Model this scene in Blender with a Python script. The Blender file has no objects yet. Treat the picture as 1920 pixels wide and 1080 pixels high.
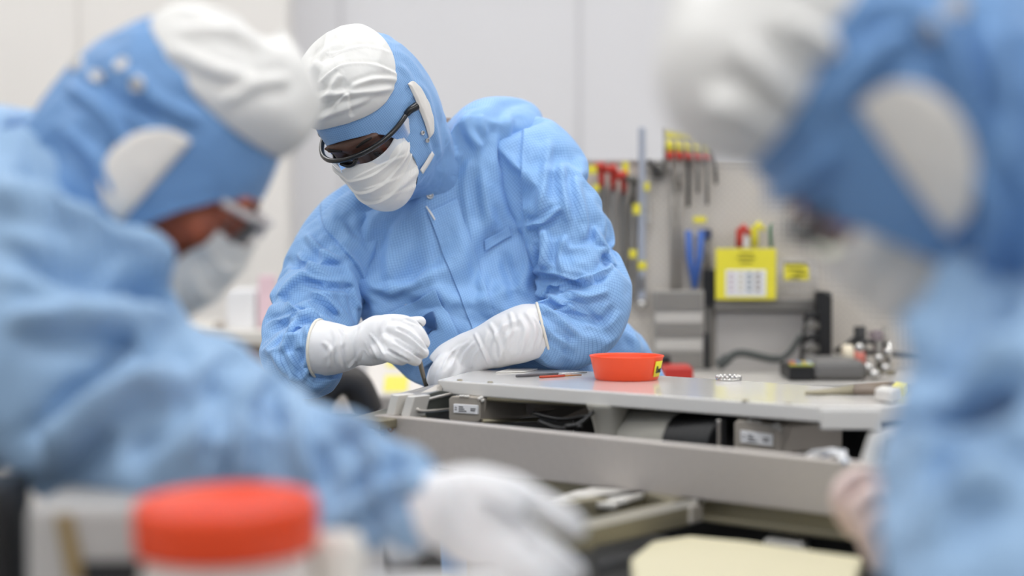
import bpy, bmesh, math, random
import numpy as np
from mathutils import Vector, Matrix, noise

random.seed(7); np.random.seed(7)
SC = bpy.context.scene
COL = SC.collection
PI = math.pi

# ------------------------------------------------------------------ camera
F = 70.0 / 36.0 * 1920.0                      # focal length in photo pixels
CAMZ = 1.40
TILT = math.atan(140.0 / F)
CAM = np.array([0.0, 0.0, CAMZ])
FW = np.array([0.0, math.cos(TILT), -math.sin(TILT)])
RT = np.array([1.0, 0.0, 0.0])
UP = np.array([0.0, math.sin(TILT), math.cos(TILT)])

def P(px, py, d):                              # a sight line of the survey, at distance d
    return CAM + d * (FW + (px - 960.0) / F * RT + (540.0 - py) / F * UP)
def PZ(px, py, z):                             # the same sight line met with the level z
    v = FW + (px - 960.0) / F * RT + (540.0 - py) / F * UP
    return CAM + v * ((z - CAMZ) / v[2])
def PY(px, py, y):                             # the same sight line met with the depth y
    v = FW + (px - 960.0) / F * RT + (540.0 - py) / F * UP
    return CAM + v * (y / v[1])
def proj(V):
    q = V - CAM
    d = q @ FW
    return 960 + F * (q @ RT) / d, 540 - F * (q @ UP) / d, d

cam = bpy.data.cameras.new('camera')
cam_o = bpy.data.objects.new('camera', cam); COL.objects.link(cam_o)
cam.lens = 70; cam.sensor_width = 36
cam_o.location = CAM; cam_o.rotation_euler = (PI / 2 - TILT, 0, 0)
cam.clip_start = 0.05; cam.clip_end = 60
cam.dof.use_dof = True; cam.dof.focus_distance = 2.86; cam.dof.aperture_fstop = 1.6
SC.camera = cam_o

# ------------------------------------------------------------------ materials
def s2l(c):
    return tuple(((x / 255.0) / 12.92 if x <= 10.3 else ((x / 255.0 + 0.055) / 1.055) ** 2.4) for x in c)
def nt(m):
    return m.node_tree.nodes, m.node_tree.links
def mat(name, rgb, rough=0.5, metal=0.0, noise_amt=0.06, nscale=30.0, bump=0.0, bscale=200.0,
        spec=0.5, sheen=0.0, coat=0.0, sub=0.0, trans=0.0, emit=0.0):
    m = bpy.data.materials.new(name); m.use_nodes = True
    N, L = nt(m); b = N['Principled BSDF']
    c = s2l(rgb)
    tc = N.new('ShaderNodeTexCoord')
    nz = N.new('ShaderNodeTexNoise'); nz.inputs['Scale'].default_value = nscale; nz.inputs['Detail'].default_value = 4
    L.new(tc.outputs['Object'], nz.inputs['Vector'])
    mx = N.new('ShaderNodeMix'); mx.data_type = 'RGBA'
    mx.inputs['A'].default_value = (*[max(0, x * (1 - noise_amt)) for x in c], 1)
    mx.inputs['B'].default_value = (*[min(1, x * (1 + noise_amt)) for x in c], 1)
    L.new(nz.outputs['Fac'], mx.inputs['Factor']); L.new(mx.outputs['Result'], b.inputs['Base Color'])
    b.inputs['Roughness'].default_value = rough; b.inputs['Metallic'].default_value = metal
    b.inputs['Specular IOR Level'].default_value = spec
    b.inputs['Sheen Weight'].default_value = sheen
    b.inputs['Coat Weight'].default_value = coat; b.inputs['Coat Roughness'].default_value = 0.08
    b.inputs['Subsurface Weight'].default_value = sub
    b.inputs['Subsurface Radius'].default_value = (0.01, 0.006, 0.004)
    b.inputs['Transmission Weight'].default_value = trans
    if emit:
        b.inputs['Emission Color'].default_value = (*c, 1); b.inputs['Emission Strength'].default_value = emit
    if bump:
        n2 = N.new('ShaderNodeTexNoise'); n2.inputs['Scale'].default_value = bscale; n2.inputs['Detail'].default_value = 5
        L.new(tc.outputs['Object'], n2.inputs['Vector'])
        bp = N.new('ShaderNodeBump'); bp.inputs['Strength'].default_value = bump; bp.inputs['Distance'].default_value = 0.002
        L.new(n2.outputs['Fac'], bp.inputs['Height']); L.new(bp.outputs['Normal'], b.inputs['Normal'])
    return m

def grid_cloth(name, rgb, line, pitch=0.0047, w=0.15, strength=1.0):
    """woven anti-static cloth: a fine grid of darker threads, in the cloth's own UV metres"""
    m = bpy.data.materials.new(name); m.use_nodes = True
    N, L = nt(m); b = N['Principled BSDF']
    uv = N.new('ShaderNodeUVMap'); uv.uv_map = 'UVMap'
    sep = N.new('ShaderNodeSeparateXYZ'); L.new(uv.outputs['UV'], sep.inputs[0])
    outs = []
    for ax in 'XY':
        mu = N.new('ShaderNodeMath'); mu.operation = 'MULTIPLY'; mu.inputs[1].default_value = 1 / pitch
        L.new(sep.outputs[ax], mu.inputs[0])
        pp = N.new('ShaderNodeMath'); pp.operation = 'PINGPONG'; pp.inputs[1].default_value = 0.5
        L.new(mu.outputs[0], pp.inputs[0])
        mr = N.new('ShaderNodeMapRange'); mr.inputs['From Min'].default_value = w * 0.35; mr.inputs['From Max'].default_value = w * 0.95
        mr.inputs['To Min'].default_value = 1; mr.inputs['To Max'].default_value = 0
        L.new(pp.outputs[0], mr.inputs['Value']); outs.append(mr)
    mxm = N.new('ShaderNodeMath'); mxm.operation = 'MAXIMUM'
    L.new(outs[0].outputs[0], mxm.inputs[0]); L.new(outs[1].outputs[0], mxm.inputs[1])
    sc = N.new('ShaderNodeMath'); sc.operation = 'MULTIPLY'; sc.inputs[1].default_value = strength
    L.new(mxm.outputs[0], sc.inputs[0])
    tc = N.new('ShaderNodeTexCoord')
    nz = N.new('ShaderNodeTexNoise'); nz.inputs['Scale'].default_value = 9; nz.inputs['Detail'].default_value = 3
    L.new(tc.outputs['Object'], nz.inputs['Vector'])
    c = s2l(rgb)
    c0 = N.new('ShaderNodeMix'); c0.data_type = 'RGBA'
    c0.inputs['A'].default_value = (*[x * 0.94 for x in c], 1); c0.inputs['B'].default_value = (*[min(1, x * 1.06) for x in c], 1)
    L.new(nz.outputs['Fac'], c0.inputs['Factor'])
    mx = N.new('ShaderNodeMix'); mx.data_type = 'RGBA'
    L.new(c0.outputs['Result'], mx.inputs['A']); mx.inputs['B'].default_value = (*s2l(line), 1)
    L.new(sc.outputs[0], mx.inputs['Factor']); L.new(mx.outputs['Result'], b.inputs['Base Color'])
    b.inputs['Roughness'].default_value = 0.55; b.inputs['Specular IOR Level'].default_value = 0.35
    b.inputs['Sheen Weight'].default_value = 0.15; b.inputs['Sheen Roughness'].default_value = 0.4
    n2 = N.new('ShaderNodeTexNoise'); n2.inputs['Scale'].default_value = 55; n2.inputs['Detail'].default_value = 4
    n2.inputs['Distortion'].default_value = 0.6
    L.new(tc.outputs['Object'], n2.inputs['Vector'])
    bp = N.new('ShaderNodeBump'); bp.inputs['Strength'].default_value = 0.35; bp.inputs['Distance'].default_value = 0.004
    L.new(n2.outputs['Fac'], bp.inputs['Height']); L.new(bp.outputs['Normal'], b.inputs['Normal'])
    return m

# ------------------------------------------------------------------ objects
def tag(o, label=None, cat=None, group=None, kind=None):
    if label: o['label'] = label
    if cat: o['category'] = cat
    if group: o['group'] = group
    if kind: o['kind'] = kind
    return o
def empty(name, loc, label, cat, group=None, rz=0.0):
    o = bpy.data.objects.new(name, None); COL.objects.link(o)
    o.location = Vector(loc); o.rotation_euler = (0, 0, rz); o.empty_display_size = 0.05
    return tag(o, label, cat, group)
def link(name, me, m=None, parent=None, smooth=True):
    o = bpy.data.objects.new(name, me); COL.objects.link(o)
    if m is not None:
        me.materials.clear()
        for mm in (m if isinstance(m, (list, tuple)) else [m]): me.materials.append(mm)
    if smooth and len(me.polygons):
        me.polygons.foreach_set('use_smooth', [True] * len(me.polygons))
    if parent is not None:
        o.parent = parent
        bpy.context.view_layer.update()
        o.matrix_parent_inverse = parent.matrix_world.inverted()
    return o
def mod(o, kind, **kw):
    md = o.modifiers.new(kind.lower(), kind)
    for k, v in kw.items(): setattr(md, k, v)
    return md
def applied(o):
    """the object's mesh with its modifiers baked in"""
    bpy.context.view_layer.update()
    dg = bpy.context.evaluated_depsgraph_get()
    me = bpy.data.meshes.new_from_object(o.evaluated_get(dg))
    o.modifiers.clear(); old = o.data; o.data = me
    bpy.data.meshes.remove(old)
    return o

def catmull(A, t):
    """A: n x k control rows, t in [0, n-1]"""
    A = np.asarray(A, float); n = len(A)
    t = np.clip(np.asarray(t, float), 0, n - 1 - 1e-9); i = t.astype(int); f = (t - i)[:, None]
    p0 = A[np.clip(i - 1, 0, n - 1)]; p1 = A[i]; p2 = A[np.clip(i + 1, 0, n - 1)]; p3 = A[np.clip(i + 2, 0, n - 1)]
    return 0.5 * ((2 * p1) + (p2 - p0) * f + (2 * p0 - 5 * p1 + 4 * p2 - p3) * f ** 2 + (3 * p1 - p0 - 3 * p2 + p3) * f ** 3)
def unit(v):
    v = np.asarray(v, float); return v / np.maximum(np.linalg.norm(v, axis=-1, keepdims=True), 1e-12)

def resample(A, n, pos=3):
    """rows evenly spaced along the length of the first three columns"""
    A = np.asarray(A, float)
    t = np.linspace(0, len(A) - 1, 400); B = catmull(A, t)
    s = np.concatenate([[0], np.cumsum(np.linalg.norm(np.diff(B[:, :pos], axis=0), axis=1))])
    ti = np.interp(np.linspace(0, s[-1], n), s, t)
    return catmull(A, ti)

class Grid:
    """rows x cols surface, closed around (wrap) or open, with UVs in metres"""
    def __init__(s, V, wrap=True):
        s.V = np.asarray(V, float); s.wrap = wrap
    def uvs(s, uscale=1.0):
        V = s.V; nv, nu, _ = V.shape
        W = np.concatenate([V, V[:, :1]], 1) if s.wrap else V
        du = np.linalg.norm(np.diff(W, axis=1), axis=2).mean(0)
        dv = np.linalg.norm(np.diff(V, axis=0), axis=2).mean(1)
        u = np.concatenate([[0], np.cumsum(du)]); v = np.concatenate([[0], np.cumsum(dv)])
        return u, v
    def faces(s):
        nv, nu, _ = s.V.shape
        f = []
        m = nu if s.wrap else nu - 1
        for i in range(nv - 1):
            for j in range(m):
                k = (j + 1) % nu
                f.append((i * nu + j, i * nu + k, (i + 1) * nu + k, (i + 1) * nu + j))
        return f
    def mesh(s, name='mesh', caps=False, uv=None, flip=False):
        nv, nu, _ = s.V.shape
        fs = s.faces()
        verts = s.V.reshape(-1, 3)
        me = bpy.data.meshes.new(name)
        fl = [tuple(reversed(f)) for f in fs] if flip else list(fs)
        nq = len(fl)
        if caps:
            a = tuple(range(nu)); b = tuple((nv - 1) * nu + j for j in range(nu))
            fl += [tuple(reversed(a)) if not flip else a, b if not flip else tuple(reversed(b))]
        me.from_pydata(verts.tolist(), [], fl)
        u, v = uv if uv is not None else s.uvs()
        L = me.uv_layers.new(name='UVMap')
        m = nu if s.wrap else nu - 1
        data = np.zeros((len(me.loops), 2))
        q = 0
        ii, jj = np.meshgrid(np.arange(nv - 1), np.arange(m), indexing='ij')
        ii = ii.ravel(); jj = jj.ravel()
        c = np.stack([np.stack([u[jj], v[ii]], 1), np.stack([u[jj + 1], v[ii]], 1),
                      np.stack([u[jj + 1], v[ii + 1]], 1), np.stack([u[jj], v[ii + 1]], 1)], 1)
        if flip: c = c[:, ::-1]
        data[:nq * 4] = c.reshape(-1, 2)
        L.data.foreach_set('uv', data.ravel())
        me.update()
        return me

def ring(c, ax, ay, nu, n=2.0, ph=0.0):
    a = np.linspace(0, 2 * PI, nu, endpoint=False) + ph
    ca, sa = np.cos(a), np.sin(a)
    x = np.sign(ca) * np.abs(ca) ** (2 / n); y = np.sign(sa) * np.abs(sa) ** (2 / n)
    return c + x[:, None] * ax + y[:, None] * ay

def tube(pts, nu=24, nv=40, round_ends=False, n=2.0):
    """pts rows: x, y, z, r1, r2 in world metres; r1 lies across the line of sight, r2 along it"""
    A = resample(pts, nv)
    C = A[:, :3]
    T = unit(np.gradient(C, axis=0))
    V = np.zeros((nv, nu, 3))
    ref = None
    for i in range(nv):
        if ref is None:
            view = unit(C[i] - CAM); x = np.cross(T[i], view)
            if np.linalg.norm(x) < .25: x = np.cross(T[i], UP)
        else:
            x = ref
        x = x - T[i] * (x @ T[i]); x = unit(x); ref = x
        y = np.cross(T[i], x)
        V[i] = ring(C[i], x * A[i, 3], y * A[i, 4], nu, n)
    if round_ends:
        rows = []
        for sgn, i in ((-1, 0), (1, nv - 1)):
            r = min(A[i, 3], A[i, 4]); cap = []
            for k in (1, 2, 3):
                a = k * PI / 2 / 3.15
                cap.append(C[i] + (V[i] - C[i]) * math.cos(a) + sgn * T[i] * r * math.sin(a))
            rows.append(cap)
        V = np.concatenate([np.array(rows[0][::-1]), V, np.array(rows[1])], 0)
    return Grid(V, True)
def W(rows):
    """survey rows (px, py, d, r1_px, r2_px) to world rows (x, y, z, r1, r2)"""
    out = []
    for r in rows:
        px, py, d, r1 = r[:4]; r2 = r[4] if len(r) > 4 else r1
        out.append([*P(px, py, d), r1 * d / F, r2 * d / F])
    return np.array(out)
def WM(rows):
    """survey rows (px, py, d, r_metres)"""
    return np.array([[*P(r[0], r[1], r[2]), r[3], r[4] if len(r) > 4 else r[3]] for r in rows])

def fuse(meshes, voxel, smooth=4, fac=0.5, name='mesh'):
    """closed pieces grown together into one continuous skin"""
    bm = bmesh.new()
    for me in meshes:
        bm.from_mesh(me); bpy.data.meshes.remove(me)
    me = bpy.data.meshes.new(name); bm.to_mesh(me); bm.free()
    o = bpy.data.objects.new('tmp', me); COL.objects.link(o)
    r = mod(o, 'REMESH'); r.mode = 'VOXEL'; r.voxel_size = voxel; r.adaptivity = 0
    if smooth:
        q = mod(o, 'SMOOTH'); q.factor = fac; q.iterations = smooth
    applied(o); me = o.data; me.name = name
    bpy.data.objects.remove(o)
    return me

def vnormals(me):
    n = np.zeros(len(me.vertices) * 3); me.vertex_normals.foreach_get('vector', n); return n.reshape(-1, 3)
def getv(me):
    v = np.zeros(len(me.vertices) * 3); me.vertices.foreach_get('co', v); return v.reshape(-1, 3)
def setv(me, V):
    me.vertices.foreach_set('co', np.asarray(V, float).ravel()); me.update()
def npnoise(V, scale, seed=0.0):
    return np.array([noise.noise(Vector((p[0] * scale + seed, p[1] * scale + seed * .7, p[2] * scale - seed))) for p in V])

FOLD_K = 1.0
def crease(me, lines, front=True):
    """sew long folds into a cloth mesh. lines: (polyline px, width px, height mm[, kind]);
       kind 'ridge' raises a soft fold, 'step' tucks one side under the other"""
    V = getv(me); N = vnormals(me)
    px, py, d = proj(V)
    view = unit(V - CAM); facing = np.clip(-(N * view).sum(1) * 2.5 + 0.3, 0, 1) if front else np.ones(len(V))
    disp = np.zeros(len(V))
    for ln in lines:
        pl, w, h = ln[:3]; kind = ln[3] if len(ln) > 3 else 'ridge'
        pl = catmull(np.array(pl, float), np.linspace(0, len(pl) - 1, 8 * len(pl)))
        best = np.full(len(V), 1e9); sgn = np.zeros(len(V)); tt = np.zeros(len(V))
        n = len(pl) - 1
        for k in range(n):
            a, b = pl[k], pl[k + 1]; ab = b - a; l2 = max(ab @ ab, 1e-9)
            t = np.clip(((px - a[0]) * ab[0] + (py - a[1]) * ab[1]) / l2, 0, 1)
            ex = px - a[0] - t * ab[0]; ey = py - a[1] - t * ab[1]
            ds = np.hypot(ex, ey); m = ds < best
            best[m] = ds[m]; sgn[m] = np.sign(ab[0] * ey - ab[1] * ex)[m]; tt[m] = (k + t[m]) / n
        env = np.clip(np.minimum(tt, 1 - tt) * 5, 0, 1) ** .7
        end = env * 0.85 + 0.15 * (best < w)
        if kind == 'ridge':
            prof = np.exp(-(best / w) ** 2) - 0.45 * np.exp(-((best - 1.8 * w) / (.9 * w)) ** 2)
        elif kind == 'valley':
            prof = -np.exp(-(best / w) ** 2) + 0.4 * np.exp(-((best - 1.8 * w) / (.9 * w)) ** 2)
        elif kind == 'sharp':
            prof = np.exp(-best / w)
        else:                                    # step: + side up, - side down
            s = best * sgn
            prof = np.where(s > 0, np.exp(-s / (2.2 * w)), -0.7 * np.exp(s / (1.0 * w))) * np.tanh(best / (0.25 * w) + .0)
        disp += prof * end * facing * h * 0.001 * FOLD_K
    setv(me, V + N * disp[:, None])

# ------------------------------------------------------------------ plain shapes, each call fills a bmesh
def bm_new(): return bmesh.new()
def done(name, bm, m, parent=None, smooth=False, bevel=0.0, seg=2):
    me = bpy.data.meshes.new(name); bmesh.ops.recalc_face_normals(bm, faces=bm.faces[:]); bm.to_mesh(me); bm.free()
    o = link(name, me, m, parent, smooth)
    if bevel:
        b = mod(o, 'BEVEL'); b.width = bevel; b.segments = seg; b.limit_method = 'ANGLE'; b.angle_limit = math.radians(40)
        b.harden_normals = False
    return o
def add_box(bm, lo, hi, M=None):
    lo = np.array(lo, float); hi = np.array(hi, float)
    c = [(x, y, z) for x in (lo[0], hi[0]) for y in (lo[1], hi[1]) for z in (lo[2], hi[2])]
    vs = [bm.verts.new(M @ Vector(p) if M else Vector(p)) for p in c]
    for f in ((0, 1, 3, 2), (4, 6, 7, 5), (0, 4, 5, 1), (2, 3, 7, 6), (0, 2, 6, 4), (1, 5, 7, 3)):
        bm.faces.new([vs[i] for i in f])
def add_prism(bm, poly, vec, M=None):
    """poly: 3-D outline, swept along vec"""
    vec = Vector(vec)
    a = [bm.verts.new((M @ Vector(p)) if M else Vector(p)) for p in poly]
    b = [bm.verts.new((M @ (Vector(p) + vec)) if M else Vector(p) + vec) for p in poly]
    n = len(poly)
    bm.faces.new(a[::-1]); bm.faces.new(b)
    for i in range(n): bm.faces.new([a[i], a[(i + 1) % n], b[(i + 1) % n], b[i]])
def add_tube(bm, pts, r, nu=10, cap=True):
    """round rod along world points; r one radius or a list"""
    pts = [Vector(p) for p in pts]; n = len(pts)
    rs = r if isinstance(r, (list, tuple)) else [r] * n
    rings = []; ref = None
    for i in range(n):
        t = (pts[min(i + 1, n - 1)] - pts[max(i - 1, 0)])
        if t.length < 1e-9: t = Vector((0, 0, 1))
        t.normalize()
        if ref is None: ref = t.orthogonal()
        x = (ref - t * ref.dot(t)); x = x.normalized() if x.length > 1e-6 else t.orthogonal().normalized(); ref = x
        y = t.cross(x)
        rings.append([bm.verts.new(pts[i] + (x * math.cos(2 * PI * k / nu) + y * math.sin(2 * PI * k / nu)) * rs[i]) for k in range(nu)])
    for i in range(n - 1):
        for k in range(nu):
            bm.faces.new([rings[i][k], rings[i][(k + 1) % nu], rings[i + 1][(k + 1) % nu], rings[i + 1][k]])
    if cap: bm.faces.new(rings[0][::-1]); bm.faces.new(rings[-1])
def smooth_path(pts, n=24):
    return [tuple(p) for p in catmull(np.array([list(p) for p in pts], float), np.linspace(0, len(pts) - 1, n))]
def add_lathe(bm, prof, M=None, nu=48, cap0=False, cap1=False):
    """prof: (r, z) rows turned about the local z axis"""
    rs = []
    for r, z in prof:
        row = []
        for k in range(nu):
            p = Vector((r * math.cos(2 * PI * k / nu), r * math.sin(2 * PI * k / nu), z))
            row.append(bm.verts.new(M @ p if M else p))
        rs.append(row)
    for i in range(len(rs) - 1):
        for k in range(nu):
            bm.faces.new([rs[i][k], rs[i][(k + 1) % nu], rs[i + 1][(k + 1) % nu], rs[i + 1][k]])
    if cap0: bm.faces.new(rs[0][::-1])
    if cap1: bm.faces.new(rs[-1])
def frame(o, x, y, z):
    M = Matrix.Identity(4)
    for i, a in enumerate((x, y, z)):
        for k in range(3): M[k][i] = a[k]
    for k in range(3): M[k][3] = o[k]
    return M
# ================================================================== PEOPLE
M_CLOTH = grid_cloth('blue grid cloth', (144, 186, 232), (78, 124, 192), pitch=.0036, w=.11, strength=.62)
M_CLOTH2 = grid_cloth('blue hood cloth', (138, 178, 222), (74, 116, 178), pitch=.0037, w=.11, strength=.66)
M_WHITE = mat('white knit', (226, 225, 222), .75, noise_amt=.02, bump=.25, bscale=60, sheen=.1)
M_EARW = mat('white mesh panel', (226, 222, 216), .8, noise_amt=.03, bump=.2, bscale=300)
M_MASK = mat('white mask paper', (232, 230, 226), .8, noise_amt=.015, bump=.25, bscale=500)
M_GLOVE = mat('white nitrile', (234, 234, 236), .42, noise_amt=.015, bump=.12, bscale=90, spec=.4, sub=.05)
M_GLOVE2 = mat('thin clear vinyl over skin', (222, 198, 190), .35, noise_amt=.06, nscale=40, sub=.1)
M_CUFF = mat('glove rim', (236, 232, 220), .5, noise_amt=.02)
M_SKIN_A = mat('dark brown skin', (84, 56, 44), .45, noise_amt=.12, nscale=60, sub=.1, bump=.15, bscale=400)
M_SKIN_B = mat('warm brown skin', (168, 88, 58), .5, noise_amt=.1, nscale=50, sub=.12)
M_SKIN_C = mat('tan skin', (176, 112, 84), .5, noise_amt=.1, nscale=50, sub=.12)
M_BLACK = mat('black nylon', (16, 16, 17), .28, noise_amt=.1, spec=.6)
M_SNAP = mat('nickel snap', (205, 205, 205), .3, 1.0, noise_amt=.04)
M_EYEW = mat('eye white', (215, 205, 195), .3, noise_amt=.03)
M_IRIS = mat('dark iris', (30, 18, 12), .15, noise_amt=.2)
M_HAIR = mat('dark brow hair', (22, 16, 13), .8, noise_amt=.2)
M_BOOT = mat('blue boot cloth', (120, 165, 215), .6, noise_amt=.05)
M_ZIP = mat('zip tape', (232, 232, 230), .6, noise_amt=.04)

def lens_mat():
    m = bpy.data.materials.new('clear safety lens'); m.use_nodes = True
    N, L = nt(m); b = N['Principled BSDF']; out = N['Material Output']
    tr = N.new('ShaderNodeBsdfTransparent'); tr.inputs['Color'].default_value = (.90, .93, .98, 1)
    b = N.new('ShaderNodeBsdfGlossy'); b.inputs['Color'].default_value = (.85, .9, 1, 1)
    nz = N.new('ShaderNodeTexNoise'); nz.inputs['Scale'].default_value = 12
    r = N.new('ShaderNodeMapRange'); r.inputs['To Min'].default_value = .02; r.inputs['To Max'].default_value = .06
    L.new(nz.outputs['Fac'], r.inputs['Value']); L.new(r.outputs[0], b.inputs['Roughness'])
    fr = N.new('ShaderNodeLayerWeight'); fr.inputs['Blend'].default_value = .2
    mx = N.new('ShaderNodeMixShader'); L.new(fr.outputs[0], mx.inputs[0]); L.new(tr.outputs[0], mx.inputs[1]); L.new(b.outputs[0], mx.inputs[2])
    L.new(mx.outputs[0], out.inputs['Surface'])
    return m
M_LENS = lens_mat()

# ---- head shapes, in the head's own frame: X to the person's right-hand side of the picture, -Y forward, Z up
def s_ell(p, c, r):
    q = (p - np.array(c)); r = np.array(r, float)
    k0 = np.linalg.norm(q / r, axis=1); k1 = np.linalg.norm(q / r ** 2, axis=1)
    return k0 * (k0 - 1) / np.maximum(k1, 1e-9)
def s_cap(p, a, b, ra, rb):
    a = np.array(a, float); b = np.array(b, float); ab = b - a
    t = np.clip(((p - a) @ ab) / (ab @ ab), 0, 1)
    return np.linalg.norm(p - a - t[:, None] * ab, axis=1) - (ra + (rb - ra) * t)
def smin(a, b, k):
    h = np.clip(.5 + .5 * (b - a) / k, 0, 1)
    return b + (a - b) * h - k * h * (1 - h)
def smax(a, b, k): return -smin(-a, -b, k)
def sd_skull(p):
    d = s_ell(p, (0, .012, .03), (.076, .098, .103))
    return smin(d, s_ell(p, (0, -.028, -.045), (.058, .066, .068)), .035)
def sd_face(p):
    d = sd_skull(p)
    d = smin(d, s_cap(p, (0, -.092, .012), (0, -.116, -.03), .008, .013), .014)      # nose
    d = smin(d, s_ell(p, (0, -.088, .026), (.056, .014, .010)), .014)                # brow
    for s in (-1, 1):
        d = smin(d, s_ell(p, (s * .045, -.068, -.022), (.02, .018, .016)), .02)      # cheekbone
        d = smax(d, -s_ell(p, (s * .032, -.105, .004), (.02, .018, .012)), .012)     # eye hollow
        d = smin(d, s_ell(p, (s * .032, -.079, .004), (.0165, .014, .0125)), .004)   # lids
        d = smin(d, s_ell(p, (s * .078, .012, -.005), (.010, .02, .032)), .008)      # ear
        d = smin(d, s_ell(p, (s * .012, -.112, -.034), (.008, .01, .008)), .006)     # nostril wing
    d = smin(d, s_ell(p, (0, -.094, -.058), (.025, .01, .006)), .006)                # upper lip
    d = smin(d, s_ell(p, (0, -.092, -.068), (.02, .01, .007)), .006)                 # lower lip
    d = smin(d, s_ell(p, (0, -.078, -.096), (.022, .018, .016)), .02)                  # chin
    return d
def sd_maskface(p):
    d = sd_skull(p) - .002
    d = smin(d, s_ell(p, (0, -.085, -.035), (.03, .036, .05)), .05)
    for s in (-1, 1): d = smin(d, s_ell(p, (s * .045, -.068, -.022), (.021, .019, .017)), .02)
    return smin(d, s_ell(p, (0, -.058, -.082), (.045, .05, .036)), .04)
def make_sd_hood(neck=(0, .045, -.2), full=0.0, nr=(.066, .088)):
    def f(p):
        d = sd_skull(p) - .011 - full
        d = smin(d, s_ell(p, (0, .034, -.02), (.074, .078, .082)), .04)
        d = smin(d, s_cap(p, (0, .02, -.05), neck, nr[0], nr[1]), .05)
        return d
    return f
def star(D, sd, lo=.0, hi=.34):
    a = np.full(len(D), lo); b = np.full(len(D), hi)
    for _ in range(34):
        m = .5 * (a + b); ins = sd(D * m[:, None]) < 0
        a = np.where(ins, m, a); b = np.where(ins, b, m)
    return .5 * (a + b)
def sph(V):
    """UV in metres for cloth lying on a head"""
    r = np.linalg.norm(V[..., :2], axis=-1)
    return np.stack([np.arctan2(V[..., 0], -V[..., 1]) * .095, V[..., 2] * 1.15], -1)
def grid_obj(V, wrap, uvf=None, thick=.0, flip=False):
    g = Grid(V, wrap); me = g.mesh(flip=flip)
    if uvf is not None:
        uv = uvf(V.reshape(-1, 3)); L = me.uv_layers['UVMap']
        li = np.zeros(len(me.loops), int); me.loops.foreach_get('vertex_index', li)
        L.data.foreach_set('uv', uv[li].ravel())
    return me
def xf(me, M):
    me.transform(M); me.update(); return me

def fbm(V, s, seed, oct=3, gain=.5):
    a = 1; t = np.zeros(len(V))
    for k in range(oct):
        t += a * npnoise(V, s * 2 ** k, seed + 13.1 * k); a *= gain
    return t
def ridged(V, s, seed):
    return 1 - 2 * np.abs(npnoise(V, s, seed))

OPEN_S = np.array([-1, -.77, -.4, 0, .5, .85, 1.0]); OPEN_F = (84, 77, 60, 46, 31, 22.5, 20.5)
def polar(pole, up, phi, psi):
    pole = unit(pole); r = unit(np.cross(up, pole)); u = np.cross(pole, r)
    return (np.cos(phi)[..., None] * pole + np.sin(phi)[..., None] * (np.cos(psi)[..., None] * r + np.sin(psi)[..., None] * u))

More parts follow.
